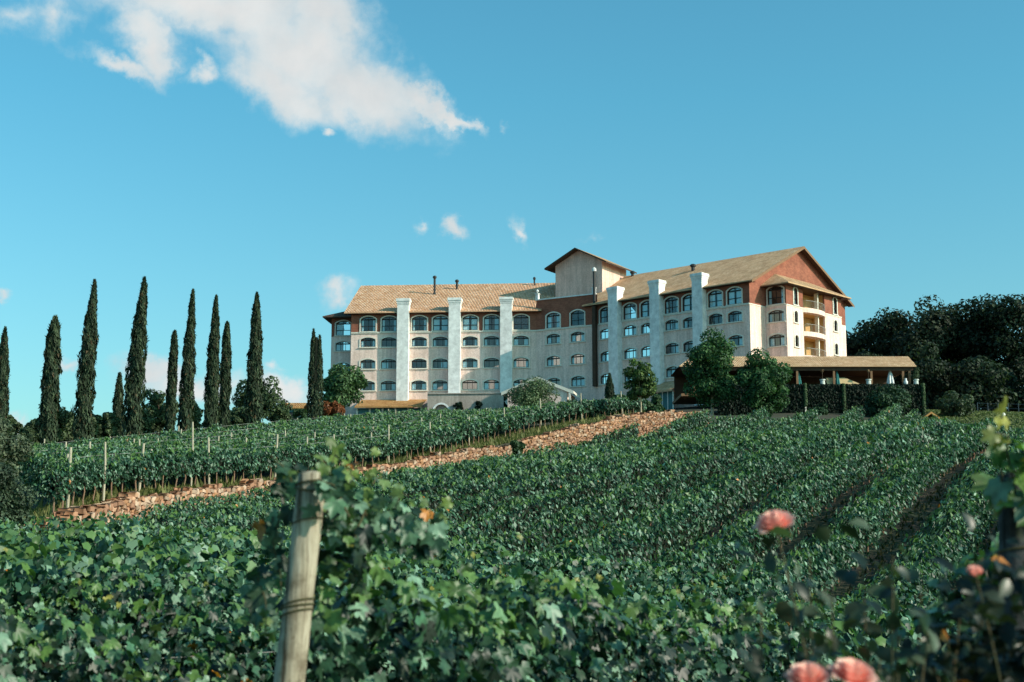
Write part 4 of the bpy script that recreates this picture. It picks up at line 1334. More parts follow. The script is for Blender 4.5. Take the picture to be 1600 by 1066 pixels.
# annex hip roof
ar = MB()
qa = lambda u, z, o: V3(fA.pt(u, z, o))
zE = Z_EAVE + .05
a0, a1, a2 = qa(-1.1, zE, 1.1), qa(uA1, zE, 1.1), qa(-1.1, zE, -10)
hp, hq = qa(uA1, zE + .42 * (uA1 + 1.1), 1.1 - (uA1 + 1.1)), qa(uA1, zE + .42 * (uA1 + 1.1), -10 + uA1)
ar.roof([a0, a1, hp], (*fA.t, 0)); ar.roof([a2, a0, hp, hq], (*fA.n, 0))
d = V3((0, 0, .16)); ar.face([a0 - d, a1 - d, a1, a0]); ar.face([a2 - d, a0 - d, a0, a2])
ar.face([a0 - d, a2 - d, qa(.0, zE - .16, -10), qa(0, zE - .16, 0)]); ar.face([a0 - d, a1 - d, qa(uA1, zE - .16, 0), qa(0, zE - .16, 0)])
ar.build('annex_roof', M['tile_shaded'], HOTEL)

# ---- tower above the middle
fT = Fac(P(868, 440, 199.5), t=fC.t)
uT1 = fT.u(941, 440)
zTe = float(P(853, 420, 199.5)[2]); zTa = float(P(901, 389, 197.5)[2])
zW = zTe + (zTa - zTe) * 1.2 / (uT1 / 2 + 1.2)
DT = 7.5
tw = MB()
tw.face([fT.pt(0, Z_EAVE - .5), fT.pt(uT1, Z_EAVE - .5), fT.pt(uT1, zW), fT.pt(uT1 / 2, zTa - .12), fT.pt(0, zW)])
tw.face([fT.pt(uT1, Z_EAVE - .5), fT.pt(uT1, Z_EAVE - .5, -DT), fT.pt(uT1, zW, -DT), fT.pt(uT1, zW)])
tw.face([fT.pt(0, Z_EAVE - .5, -DT), fT.pt(0, Z_EAVE - .5), fT.pt(0, zW), fT.pt(0, zW, -DT)])
tw.face([fT.pt(uT1, Z_EAVE - .5, -DT), fT.pt(0, Z_EAVE - .5, -DT), fT.pt(0, zW, -DT), fT.pt(uT1 / 2, zTa - .12, -DT), fT.pt(uT1, zW, -DT)])
tw.build('tower_wall', M['stucco_tower'], HOTEL)
tr_ = MB(); ts = MB()
A0, A1 = V3(fT.pt(uT1 / 2, zTa, 1.1)), V3(fT.pt(uT1 / 2, zTa, -DT - 1))
for u in (-1.2, uT1 + 1.2):
    E0, E1 = V3(fT.pt(u, zTe, 1.1)), V3(fT.pt(u, zTe, -DT - 1))
    tr_.roof([E0, E1, A1, A0], (*fT.n, 0))
    d = V3((0, 0, .22))
    ts.face([E0 - d, E1 - d, A1 - d, A0 - d]); ts.face([E0, A0, A0 - d, E0 - d]); ts.face([E0, E1, E1 - d, E0 - d])
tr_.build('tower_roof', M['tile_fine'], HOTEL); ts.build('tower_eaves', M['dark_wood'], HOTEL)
# roof terrace
tf = MB(); zt_ = Z_PAR - 1.0
tf.face([fC.pt(-.3, zt_), fC.pt(fC.len, zt_), fC.pt(fC.len + 1, zt_, -9), fC.pt(-.3, zt_, -9)])
tf.build('terrace_floor', M['stone_core'], HOTEL)
pc = MB()
pc.box(fC.pt(fC.len / 2 - .1, Z_PAR + .08, -.1), (fC.len - .3, .5, .16), fC.t)
for u in (.15, fC.len - .55):
    pc.box(fC.pt(u, Z_PAR + .45, -.1), (.42, .42, .9), fC.t); pc.box(fC.pt(u, Z_PAR + .95, -.1), (.56, .56, .1), fC.t)
    c = fC.pt(u, Z_PAR + 1.0, -.1); pc.lathe(c, [(.05, 0), (.05, .15), (.2, .3), (.2, .42), (.02, .62)], 10)
pc.build('parapet_coping', M['white_stucco'], HOTEL)
od = MB(); od.box(fT.pt(uT1 * .42, (zt_ + Z_PAR + 1.15) / 2, .02), (uT1 * .62, .12, Z_PAR + 1.15 - zt_), fT.t); od.build('terrace_door', M['metal_dark'], HOTEL)

# ---- white pilasters
zcap0, zcap1 = float(P(631, 473, 194)[2]), float(P(631, 463.5, 194)[2])
def pilaster(f, px, w=1.62, pr=1.0):
    u = f.u(px)
    mb = MB()
    mb.box(f.pt(u, (Z0 + zcap0) / 2, pr / 2 - .15), (w, pr + .3, zcap0 - Z0), f.t)
    for i, (g, h0_, h1_) in enumerate(((.06, 0, .25), (.14, .25, .55), (.26, .55, .85), (.22, .85, 1.0))):
        z0_, z1_ = zcap0 + (zcap1 - zcap0) * h0_, zcap0 + (zcap1 - zcap0) * h1_
        mb.box(f.pt(u, (z0_ + z1_) / 2, pr / 2 - .15), (w + g * 1.3, pr + .3 + g * 1.3, z1_ - z0_), f.t)
    mb.build('pilaster', M['white_stucco'], HOTEL)
for px in (630.5, 711, 791.5): pilaster(fL, px)
for px in (965.2, 1030.6, 1098): pilaster(fR, px, 1.55)

# ---- string course below the brick
def course(f, u0, u1, z, h=.2, pr=.12):
    m = MB(); m.box(f.pt((u0 + u1) / 2, z, pr / 2 - .01), (u1 - u0, pr + .02, h), f.t); m.build('string_course', M['trim'], HOTEL)
course(fL, 0, fL.len, Z_BRICK - .02); course(fC, 0, fC.len - .7, Z_BRICK - .02); course(fR, .2, fR.len, Z_BRICK - .02); course(fS, 0, uS1, Z_BRICK - .02, .14, .06)
course(fG, 0.05, uG1 - .02, Z_BRICK - .02, .14, .06); course(fB, 0, ua - .1, Z_BRICK - .02, .14, .06); course(fB, ub + .1, uB1, Z_BRICK - .02, .14, .06)

# ---- flues and vents
def on_roof(px, py, p0, e, up):
    r = np.array(ray(px, py)); n = np.cross(e, up)
    o = np.array((0, 0, CAMZ))
    return o + r * (np.dot(np.array(p0) - o, n) / np.dot(r, n))
upL = rL0 - eL0; upR = rR1 - eR1
def flue(px, pyb, pyt, pl, r=.16, capmat='metal_dark', name='chimney_pipe'):
    b = on_roof(px, pyb, *pl); h = float(P(px, pyt, b[1])[2] - b[2])
    mb = MB(); mb.tube([b - [0, 0, .3], b + [0, 0, h]], r, 10)
    o = mb.build(name, M['metal_dark'], HOTEL)
    c = MB(); c.lathe(b + [0, 0, h - .05], [(r * 1.1, 0), (r * 1.7, .12), (r * 1.7, .3), (r * .9, .42), (0, .46)], 10)
    c.build('pipe_cap', M[capmat], o)
plL = (eL0, V3((*fL.t, 0)), upL); plR = (eR1, V3((*fR.t, 0)), upR)
flue(679, 460, 435, plL, .17); flue(714, 452, 441, plL, .17); flue(835, 446, 437, plL, .12)
flue(988.5, 431.5, 427.5, plR, .22); flue(1083, 423, 417, plR, .25)
p = fC.pt(fC.len - .25, 0, .35)
mb = MB(); ztop = float(P(932, 424, 189.5)[2]); mb.tube([(p[0], p[1], Z_EAVE - .3), (p[0], p[1], ztop)], .19, 10)
o = mb.build('chimney_pipe', M['metal_dark'], HOTEL)
mb = MB(); mb.lathe((p[0], p[1], ztop), [(.2, 0), (.3, .05), (.3, .4), (.1, .6), (0, .62)], 10); mb.build('pipe_cap', M['metal_white'], o)
mb = MB(); mb.box((p[0], p[1], (Z_EAVE - .3 + zf(612)) / 2), (.5, .6, Z_EAVE - .3 - zf(612)), fC.t); mb.build('flue', M['dark_wood'], HOTEL)
b = V3(fB.pt(fB.u(1259.5, 440), 0, 0)); c = on_roof(1259.5, 434, e0 * 0 + V3(q(0, Z_BAYE - .1 + .5 * ov, 0)), V3((*fB.t, 0)), V3((*(-fB.n), .5)))
mb = MB(); mb.box(c + [0, 0, .15], (.75, .6, .7), fB.t); o = mb.build('roof_vent', M['metal_dark'], HOTEL)
mb = MB(); mb.box(c + [0, 0, .6], (.9, .75, .2), fB.t); mb.build('vent_cap', M['metal_white'], o)

# ---- low parts at the foot of the hotel
# lean-to with clay tiles and shop glazing
lt = MB(); fLt = Fac(fL.pt(fL.u(566), 0, 0), t=fL.t); uE = fL.u(668) - fL.u(566)
zt0, zt1 = float(P(620, 624, 196)[2]), float(P(620, 634, 190.8)[2])
p0_, p1_, p2_, p3_ = fLt.pt(0, zt1, 5.2), fLt.pt(uE, zt1, 5.2), fLt.pt(uE, zt0, 0.02), fLt.pt(0, zt0, 0.02)
lt.roof([p0_, p1_, p2_, p3_], (*fL.t, 0)); lt.face([V3(p0_) - [0, 0, .2], V3(p1_) - [0, 0, .2], p1_, p0_])
lt.build('lean_to_roof', M['tile_orange'], HOTEL)
gl = MB(); gl.box(fLt.pt(uE / 2, zt1 - 1.5, 4.2), (uE - .3, .1, 2.6), fL.t); gl.build('shop_glazing', M['blue_paint'], HOTEL)
fx = MB()
for i in range(6): fx.box(fLt.pt(.2 + (uE - .4) * i / 5, zt1 - 1.5, 4.35), (.22, .22, 2.8), fL.t)
fx.build('shop_front_post', M['trim'], HOTEL)
# podium with an arched niche
pd = MB(); fP = Fac(P(668, 620, 190.2), t=fL.t); uP = fP.u(787); zp = float(P(725, 616, 190)[2])
w_ = Wall(fP, [(0, Z0 - 1), (uP, Z0 - 1), (uP, zp), (0, zp)])
un = fP.u(690); zn = float(P(690, 632, 190)[2])
nw, nr = 1.9, .8
w_.holes.append([(un + x, zn - 2.6 + z) for x, z in arc_outline(nw, 2.6, nr)])
w_.emit(pd, .5)
pd.face([fP.pt(0, zp), fP.pt(uP, zp), fP.pt(uP, zp, -6), fP.pt(0, zp, -6)])
pd.face([fP.pt(0, Z0 - 1, -6), fP.pt(0, Z0 - 1), fP.pt(0, zp), fP.pt(0, zp, -6)])
pd.face([fP.pt(un - 1.2, zn - 3, -.5), fP.pt(un + 1.2, zn - 3, -.5), fP.pt(un + 1.2, zn + .2, -.5), fP.pt(un - 1.2, zn + .2, -.5)])
pd.build('podium', M['podium'], HOTEL)
nc = MB(); inn = arc_outline(nw, 2.6, nr); out = arc_outline(nw, 2.6, nr, grow=.25)
for i in range(len(inn)):
    j = (i + 1) % len(inn)
    nc.face([fP.pt(un + a[0], zn - 2.6 + a[1], .05) for a in (inn[i], inn[j], out[j], out[i])])
nc.build('niche_arch', M['white_stucco'], HOTEL)
cpg = MB(); cpg.box(fP.pt(uP / 2, zp + .06, -.1), (uP, .5, .12), fL.t); cpg.build('podium_coping', M['podium'], HOTEL)
# gabled porch in front of the middle
ang = R(-10)
fQ = Fac(P(783, 612, 181), t=(math.cos(ang), math.sin(ang)))
uQ = fQ.u(896, 610); zq0 = float(P(783, 613, 181)[2]); zqa = float(P(839.5, 588, 180)[2])
pr_ = MB(); pw = MB(); pfas = MB()
Ax = fQ.pt(uQ / 2, zqa, 0); Bx = fQ.pt(uQ / 2, zqa, -8)
for u, s_ in ((0, -1), (uQ, 1)):
    E, Eb = fQ.pt(u, zq0, 0), fQ.pt(u, zq0, -8)
    pr_.roof([E, Eb, Bx, Ax] if s_ > 0 else [Eb, E, Ax, Bx], (*fQ.n, 0))
    d = V3((0, 0, .42)); pfas.face([E, Ax, V3(Ax) - d, V3(E) - d]); pfas.face([V3(E) - d, V3(Ax) - d, V3(Ax) - d - V3((*fQ.n * .25, 0)), V3(E) - d - V3((*fQ.n * .25, 0))])
    pfas.face([E, Eb, V3(Eb) - [0, 0, .3], V3(E) - [0, 0, .3]])
pw.face([fQ.pt(.8, Z0 - 1, -.25), fQ.pt(uQ - .8, Z0 - 1, -.25), fQ.pt(uQ - .8, zq0, -.25), fQ.pt(uQ / 2, zqa - .4, -.25), fQ.pt(.8, zq0, -.25)])
pw.face([fQ.pt(uQ - .8, Z0 - 1, -.25), fQ.pt(uQ - .8, Z0 - 1, -8), fQ.pt(uQ - .8, zq0, -8), fQ.pt(uQ - .8, zq0, -.25)])
pw.face([fQ.pt(.8, Z0 - 1, -8), fQ.pt(.8, Z0 - 1, -.25), fQ.pt(.8, zq0, -.25), fQ.pt(.8, zq0, -8)])
pr_.build('porch_roof', M['tile_fine'], HOTEL); pw.build('porch_wall', M['stucco'], HOTEL); pfas.build('porch_fascia', M['trim'], HOTEL)
pcn = MB(); pcn.box(fQ.pt(uQ - .5, (zq0 + Z0 - 1) / 2, -.12), (.28, .2, zq0 - Z0 + 1), fQ.t); pcn.build('porch_column', M['trim'], HOTEL)
# glazed entrance under its own little roof on the right wing
u0_, u1_ = fR.u(1024), fR.u(1072)
zr0, zr1 = float(P(1040, 596, 182)[2]), float(P(1040, 609, 178)[2])
er = MB(); er.roof([fR.pt(u0_ - .4, zr1, 3.6), fR.pt(u1_ + .4, zr1, 3.6), fR.pt(u1_ + .4, zr0, 0.02), fR.pt(u0_ - .4, zr0, 0.02)], (*fR.t, 0))
er.face([fR.pt(u0_ - .4, zr1 - .25, 3.6), fR.pt(u1_ + .4, zr1 - .25, 3.6), fR.pt(u1_ + .4, zr1, 3.6), fR.pt(u0_ - .4, zr1, 3.6)])
er.build('entrance_roof', M['tile_fine'], HOTEL)
ew = MB(); um_ = fR.u(1040)
ew.box(fR.pt((u0_ + um_) / 2, zr1 - 2.2, 2.9), (um_ - u0_, .2, 4.2), fR.t); ew.build('entrance_wall', M['stucco'], HOTEL)
eg = MB(); eg.box(fR.pt((um_ + u1_) / 2, zr1 - 2.2, 2.88), (u1_ - um_, .1, 4.0), fR.t); o = eg.build('glass_door', M['blue_paint'], HOTEL)
eb = MB()
for i in range(5): eb.box(fR.pt(um_ + (u1_ - um_) * i / 4, zr1 - 2.2, 2.98), (.1, .08, 4.0), fR.t)
eb.build('door_frame', M['metal_white'], o)

# ------------------------------------------------------------------ restaurant pavilion, ivy wall, terrace things
DP = 160.0
def X(px, D, py=590): return float(ratio(px, py) * D)
zw = float(P(1340, 603, DP)[2])
zfl = zw - .9
xe0, xe1 = X(1062, 159.3), X(1432, 159.3, 571)
xr0, xr1 = X(1082, 164), X(1419, 164, 557)
ze, zr = float(P(1300, 571.5, 159.3)[2]), float(P(1300, 557, 164)[2])
PAV = empty('pavilion', 'open sided restaurant pavilion with long low tiled roof above the ivy wall', 'pavilion', ((xe0 + xe1) / 2, 164, zfl))
pr_ = MB()
e0, e1, e2, e3 = (xe0, 159.3, ze), (xe1, 159.3, ze), (xe1, 168.7, ze), (xe0, 168.7, ze)
r0, r1 = (xr0, 164, zr), (xr1, 164, zr)
pr_.roof([e0, e1, r1, r0], (1, 0, 0)); pr_.roof([e2, e3, r0, r1], (1, 0, 0)); pr_.roof([e1, e2, r1], (0, 1, 0)); pr_.roof([e3, e0, r0], (0, 1, 0))
pr_.face([V3(e0) - [0, 0, .12], V3(e1) - [0, 0, .12], e1, e0]); pr_.face([V3(e1) - [0, 0, .12], V3(e2) - [0, 0, .12], e2, e1])
pr_.build('roof', M['tile_fine'], PAV)
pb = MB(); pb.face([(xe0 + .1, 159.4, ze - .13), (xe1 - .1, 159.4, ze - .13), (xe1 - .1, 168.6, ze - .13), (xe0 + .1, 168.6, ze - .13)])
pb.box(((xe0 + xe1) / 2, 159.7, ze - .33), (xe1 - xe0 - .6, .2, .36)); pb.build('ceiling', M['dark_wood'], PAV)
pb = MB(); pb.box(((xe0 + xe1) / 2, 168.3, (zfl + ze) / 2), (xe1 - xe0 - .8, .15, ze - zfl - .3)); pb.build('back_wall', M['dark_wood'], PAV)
pb = MB(); pb.box(((xe0 + xe1) / 2, 164.15, zfl - .15), (xe1 - xe0 - .4, 8.9, .3)); pb.build('floor', M['mid_wood'], PAV)
for px in (1085, 1130, 1186, 1245.5, 1303, 1361.5, 1411, 1421):
    pb = MB(); pb.box((X(px, 159.78), 159.78, (zfl + ze) / 2 - .1), (.24, .24, ze - zfl - .25)); pb.build('column', M['mid_wood'], PAV)

xi0, xi1 = X(1120, DP, 630), X(1440, DP, 630)
zb_ = gz((xi0 + xi1) / 2, 159) - 1.5
IVY = empty('ivy_wall', 'tall terrace wall wrapped in dark ivy below the pavilion', 'wall', ((xi0 + xi1) / 2, 160, zb_ + 1.5))
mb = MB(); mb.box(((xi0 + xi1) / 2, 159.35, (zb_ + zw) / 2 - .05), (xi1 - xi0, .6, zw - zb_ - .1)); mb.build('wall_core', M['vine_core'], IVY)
rng = np.random.default_rng(9)
N = 15000
c = np.column_stack([rng.uniform(xi0, xi1, N), 159.0 - rng.random(N) ** 2 * .35, rng.uniform(zb_ + 1, zw, N)])
nn = np.column_stack([rng.normal(0, .5, N), np.full(N, -1.0), rng.normal(.3, .5, N)])
m = rng.random(N) < .12
c[m, 1] = rng.uniform(159.0, 159.7, m.sum()); c[m, 2] = zw + rng.random(m.sum()) * .12; nn[m] = [0, 0, 1]
me = cloud_mesh('ivy', QUAD, c, nn, np.column_stack([rng.normal(0, .4, N), rng.normal(0, .2, N), -np.ones(N)]), rng.uniform(.09, .18, N), leafcol(N, (.004, .011, .007), (.014, .030, .017), rng), M['tree_leaf'], wloc(IVY), rng=rng)
link('ivy', me, IVY)
for px, yb, pale in ((1257, 658, True), (1317, 656, False), (1441, 668, False)):
    n = 900
    x = X(px, 159.3, 630)
    z0_, z1_ = float(P(px, yb, 159.3)[2]), zw
    mb = MB(); mb.box((x, 158.75, (z0_ + z1_) / 2), (.16, .16, z1_ - z0_)); o = mb.build('creeper_column', M['trim' if pale else 'vine_core'], IVY)
    zz = rng.uniform(z0_ + (1.6 if pale else 0), z1_ + .1, n); a = rng.uniform(0, 6.28, n); rr2 = .10 + .14 * rng.random(n)
    me = cloud_mesh('creeper', QUAD, np.column_stack([x + rr2 * np.cos(a), 158.75 + rr2 * np.sin(a), zz]), np.column_stack([np.cos(a), np.sin(a), np.full(n, .3)]), rng.normal(0, 1, (n, 3)) - [0, 0, .8],
                    rng.uniform(.07, .13, n), leafcol(n, (.03, .06, .025), (.09, .15, .06), rng), M['tree_leaf'], wloc(o), rng=rng)
    link('creeper', me, o)

def parasol(px, pyt, pyb, D, mat, label, w=.38, lean=0.0):
    x = X(px, D); zt, z0_ = float(P(px, pyt, D)[2]), zfl
    root = empty('parasol', label, 'parasol', (x, D, z0_))
    mb = MB(); mb.tube([(x, D, z0_), (x + lean, D, zt + .15)], .03, 6); mb.build('pole', M['mid_wood'], root)
    mb = MB(); zc = float(P(px, pyb, D)[2]); n = 16
    prof = [(1.0, zc), (.85, zc + (zt - zc) * .3), (.6, zc + (zt - zc) * .62), (.28, zc + (zt - zc) * .9), (.04, zt)]
    for i in range(len(prof) - 1):
        for k in range(n):
            def pp(i_, k_):
                r, z = prof[i_]; rr3 = r * w * (1 + .16 * (1 if k_ % 2 else -1)); f = (z - z0_) / (zt - z0_)
                return (x + lean * f + rr3 * math.cos(2 * math.pi * k_ / n), D + rr3 * math.sin(2 * math.pi * k_ / n), z)
            mb.face([pp(i, k), pp(i, (k + 1) % n), pp(i + 1, (k + 1) % n), pp(i + 1, k)])
    mb.build('canopy', M[mat], root)
parasol(1249.5, 579.5, 602, 160.15, 'cloth_green', 'folded teal parasol next to the pale creeper column', .24, -.12)
parasol(1309.5, 579.5, 602, 159.95, 'cloth_green', 'folded teal parasol standing by the tan sunlit patch', .24, -.12)
parasol(1391, 578, 603, 160.2, 'cloth_white', 'folded white parasol on the restaurant terrace', .42)

def planter(px, label, wide=False):
    x, D = X(px, 159.35), 159.35
    root = empty('planter', label, 'planter', (x, D, zw + .02))
    mb = MB(); z = zw + .0
    mb.lathe((x, D, z), [(.0, 0), (.24, 0), (.28, .1), (.26, .5), (.33, .55), (.33, .66), (.27, .66), (.25, .58), (0, .58)], 12); mb.build('pot', M['pot'], root)
    mb = MB(); mb.tube([(x, D, z + .5), (x + .02, D, z + 1.6)], .025, 5); mb.build('stem', M['bark'], root)
    r2 = np.random.default_rng(int(px))
    cl = [(np.array((x, D, z + 1.62)), np.array((.14, .14, .18)))]
    if wide: cl = [(np.array((x - .15 + .1 * i, D, z + .8 + .3 * i)), np.array((.32, .3, .32))) for i in range(4)]
    crown(root, cl, 500 if wide else 90, .07, (.03, .05, .025) if wide else (.2, .12, .07), (.08, .12, .06) if wide else (.4, .28, .2), M['tree_leaf'], r2, name='plant')
planter(1285, 'pale pot with thin pink topped plant beside the tan sunlit patch'); planter(1357, 'pale pot with thin pink topped plant beside the white parasol'); planter(1431, 'pale pot with bushy plant at the pavilion end', True)
# tan canvas sheet, added to stand in for a sunlit patch
x0, x1 = X(1290, 160.8), X(1348, 160.8); z = zfl
CAN = empty('sunpatch_sheet', 'low tan canvas sheet standing in for a sunlit patch in the pavilion', 'canopy', ((x0 + x1) / 2, 161.2, zfl))
zc0, zc1 = float(P(1310, 603, 160.8)[2]), float(P(1310, 590.5, 160.3)[2])
mb = MB(); xm0, xm1 = x0 - .1, x0 + 2.1
mb.face([(x0, 159.95, zc0 - .1), (x1, 159.95, zc0 - .1), (xm1, 160.3, zc1), (xm0, 160.3, zc1)])
mb.face([(xm0, 160.3, zc1), (xm1, 160.3, zc1), (x1, 160.9, zc0 - .1), (x0, 160.9, zc0 - .1)]); mb.face([(x1, 159.95, zc0 - .1), (x1, 160.9, zc0 - .1), (xm1, 160.3, zc1)])
mb.build('sunpatch', M['sunpatch_tan'], CAN)
for xx in (x0 + .1, x1 - .3):
    mb = MB(); mb.box((xx, 160.3, (zfl + zc0) / 2 + .1), (.07, .07, zc0 - zfl)); mb.build('leg', M['mid_wood'], CAN)
# low white pot without plant
mb = MB(); x = X(1415, 159.35); mb.lathe((x, 159.35, zw), [(0, 0), (.16, 0), (.24, .15), (.24, .4), (.12, .55), (.14, .75), (0, .78)], 12)
tag(mb.build('jar', M['cloth_white'], smooth=True), 'round white jar on the terrace wall beside the white parasol', 'jar')

# timber gabled hut past the ivy wall
xh = X(1453, 157, 650); zh = gz(xh, 157)
HUT = empty('hut', 'tiny hut with orange timber gable past the end of the ivy wall', 'hut', (xh, 157, zh))
za, zl = float(P(1453, 644, 157)[2]), float(P(1453, 655, 157)[2])
mb = MB()
for s_ in (-1, 1):
    a, b = (xh, 156.4, za), (xh + s_ * 1.1, 156.4, zl); d = V3((0, 0, .22)); y = V3((0, 2.4, 0))
    mb.face([a, b, V3(b) + y, V3(a) + y]); mb.face([a, b, V3(b) - d, V3(a) - d]); mb.face([V3(a) - d, V3(b) - d, V3(b) - d + y, V3(a) - d + y])
mb.build('roof', M['tile_orange'], HUT)
mb = MB(); mb.box((xh, 157.6, (zh + zl) / 2 - .1), (1.7, 1.9, zl - zh + .1)); mb.build('wall', M['mid_wood'], HUT)
# little lamp and far fence
xl = X(1567, 150, 655); zl0 = gz(xl, 150)
LMP = empty('garden_lamp', 'thin garden lamp with round white globe on the grass', 'lamp', (xl, 150, zl0))
zg = float(P(1567, 649, 150)[2])
mb = MB(); mb.tube([(xl, 150, zl0), (xl, 150, zg)], .05, 6); mb.build('pole', M['metal_dark'], LMP)
mb = MB(); mb.lathe((xl, 150, zg - .2), [(0.02, 0), (.22, .08), (.3, .25), (.22, .45), (.02, .5)], 12); mb.build('globe', M['metal_white'], LMP, True)
fy = 186.0
fxs = [X(px, fy, 650) for px in range(1528, 1640, 16)]
FEN = empty('fence', 'low fence of blue grey posts and rails in front of the dark wood', 'fence', (fxs[len(fxs) // 2], fy, gz(fxs[3], fy)))
for x in fxs:
    g = gz(x, fy); mb = MB(); mb.tube([(x, fy, g - .3), (x, fy, g + 1.3)], .06, 6); mb.build('post', M['pole_blue'], FEN)
mb = MB()
for h in (.6, 1.2):
    mb.tube([(x, fy, gz(x, fy) + h) for x in fxs], .02, 4)
mb.build('rail', M['pole_blue'], FEN)

# houses half hidden behind the crest
def house(px0, px1, pyr, pye, pyb, D, label, wmat, rmat):
    x0, x1 = X(px0, D, pye), X(px1, D, pye)
    zr_, ze_ = float(P(px0, pyr, D + 2)[2]), float(P(px0, pye, D)[2])
    zb2 = min(gz((x0 + x1) / 2, D), float(P(px0, pyb, D)[2])) - .5
    H = empty('house', label, 'house', ((x0 + x1) / 2, D, zb2))
    mb = MB(); mb.roof([(x0 - .3, D - .5, ze_), (x1 + .3, D - .5, ze_), (x1 + .3, D + 2.5, zr_), (x0 - .3, D + 2.5, zr_)], (1, 0, 0))
    mb.roof([(x1 + .3, D + 5.5, ze_), (x0 - .3, D + 5.5, ze_), (x0 - .3, D + 2.5, zr_), (x1 + .3, D + 2.5, zr_)], (1, 0, 0))
    mb.face([(x0 - .3, D - .5, ze_ - .15), (x1 + .3, D - .5, ze_ - .15), (x1 + .3, D - .5, ze_), (x0 - .3, D - .5, ze_)])
    mb.build('roof', M[rmat], H)
    mb = MB(); mb.box(((x0 + x1) / 2, D + 2.5, (zb2 + ze_) / 2 - .1), (x1 - x0, 5.0, ze_ - zb2 - .1)); mb.build('wall', M[wmat], H)
    mb = MB(); mb.box(((x0 + x1) / 2, D - .03, ze_ - 1.1), (.9, .1, 1.1)); mb.build('window', M['metal_dark'], H)
house(445, 472, 629, 637, 655, 172, 'low house with orange tiles and blue green wall behind the forked cypress', 'blue_paint', 'tile_orange')
house(356, 388, 648, 656, 668, 138, 'low pale house showing its tan roof between the cypresses', 'pale_wall', 'tile')

# ------------------------------------------------------------------ near posts and roses
def near_post(name, label, px_t, py_t, px_b, py_b, D, r0, r1, wires, mat):
    rng = np.random.default_rng(int(px_t))
    t, b = P(px_t, py_t, D), P(px_b, py_b, D)
    zg = gz(b[0], D)
    d = (t - b); base = t - d * ((t[2] - zg + .4) / d[2])
    root = empty(name, label, 'post', (base[0], D, zg))
    n, m = 28, 60
    V, Fc = [], []
    ax = (t - base)
    for i in range(m + 1):
        f = i / m
        c = base + ax * f
        for k in range(n):
            a = 2 * math.pi * k / n
            r = r1 + (r0 - r1) * f
            r *= 1 + .035 * math.sin(3 * a + 2.2 * f) + .025 * math.sin(5 * a - 6 * f) + .02 * math.sin(f * 21 + 2 * a) + rng.normal(0, .008)
            r *= 1 + .10 * math.exp(-((f - .80) / .02) ** 2 - ((a - 4.2) / .5) ** 2)
            V.append(c + np.array((r * math.cos(a), r * math.sin(a), 0)))
    for i in range(m):
        for k in range(n):
            k2 = (k + 1) % n
            Fc.append((i * n + k, i * n + k2, (i + 1) * n + k2, (i + 1) * n + k))
    V.append(t + np.array((0, 0, .012))); top = len(V) - 1
    for k in range(n): Fc.append((m * n + k, m * n + (k + 1) % n, top))
    me = bpy.data.meshes.new('post_shaft')
    off = np.array(wloc(root))
    me.from_pydata([tuple((v - off).tolist()) for v in V], [], Fc); me.materials.append(mat)
    me.polygons.foreach_set('use_smooth', [True] * len(Fc))
    link('post_shaft', me, root)
    for f, tilt, rr4 in wires:
        c = base + ax * f; r = (r1 + (r0 - r1) * f) + .006
        mb = MB(); mb.tube([c + np.array((r * math.cos(q), r * math.sin(q), tilt * math.cos(q + .6))) for q in np.linspace(0, 2 * math.pi, 25)], rr4, 5, False)
        mb.build('tie_wire', M['cane'], root)
    return base, ax

def barkpost(name, c1, c2, c3):
    m, nt, b = newmat(name)
    tc = nt.nodes.new('ShaderNodeTexCoord')
    mp = nt.nodes.new('ShaderNodeMapping'); mp.inputs['Scale'].default_value = (1, 1, .07)
    nt.links.new(tc.outputs['Object'], mp.inputs[0])
    n1 = node(nt, 'ShaderNodeTexNoise', Scale=70.0, Detail=6, Roughness=.7); nt.links.new(mp.outputs[0], n1.inputs['Vector'])
    n2 = node(nt, 'ShaderNodeTexNoise', Scale=7.0, Detail=6, Roughness=.65); nt.links.new(tc.outputs['Object'], n2.inputs['Vector'])
    a = ramp(nt, n1.outputs[0], [(.3, c1), (.5, c2), (.7, c3)])
    g = ramp(nt, n2.outputs[0], [(.36, (.42, .38, .34)), (.52, (1, 1, 1)), (.75, (1.12, 1.12, 1.12))])
    c = mixrgb(nt, .9, a, g, 'MULTIPLY')
    mp2 = nt.nodes.new('ShaderNodeMapping'); mp2.inputs['Scale'].default_value = (1, 1, .035)
    nt.links.new(tc.outputs['Object'], mp2.inputs[0])
    n3 = node(nt, 'ShaderNodeTexNoise', Scale=38.0, Detail=3, Roughness=.6); nt.links.new(mp2.outputs[0], n3.inputs['Vector'])
    cr_ = ramp(nt, n3.outputs[0], [(.36, (.25, .2, .16)), (.43, (1, 1, 1))])
    c = mixrgb(nt, .85, c, cr_, 'MULTIPLY')
    n4 = node(nt, 'ShaderNodeTexNoise', Scale=16.0, Detail=5, Roughness=.7); nt.links.new(tc.outputs['Object'], n4.inputs['Vector'])
    kn = ramp(nt, n4.outputs[0], [(.30, (.35, .24, .16)), (.38, (1, 1, 1))])
    c = mixrgb(nt, .8, c, kn, 'MULTIPLY')
    nt.links.new(c, b.inputs['Base Color']); b.inputs['Roughness'].default_value = .9; b.inputs['Specular IOR Level'].default_value = .2
    bp = node(nt, 'ShaderNodeBump', Strength=.5, Distance=.01); nt.links.new(n1.outputs[0], bp.inputs['Height']); nt.links.new(bp.outputs[0], b.inputs['Normal'])
    return m
grey_wood = barkpost('weathered_wood', (.15, .115, .075), (.36, .31, .23), (.50, .44, .35))
shaded_post = barkpost('shaded_wood', (.03, .03, .032), (.06, .06, .062), (.09, .09, .09))  # shade cast by the vines put into this post's dark colour
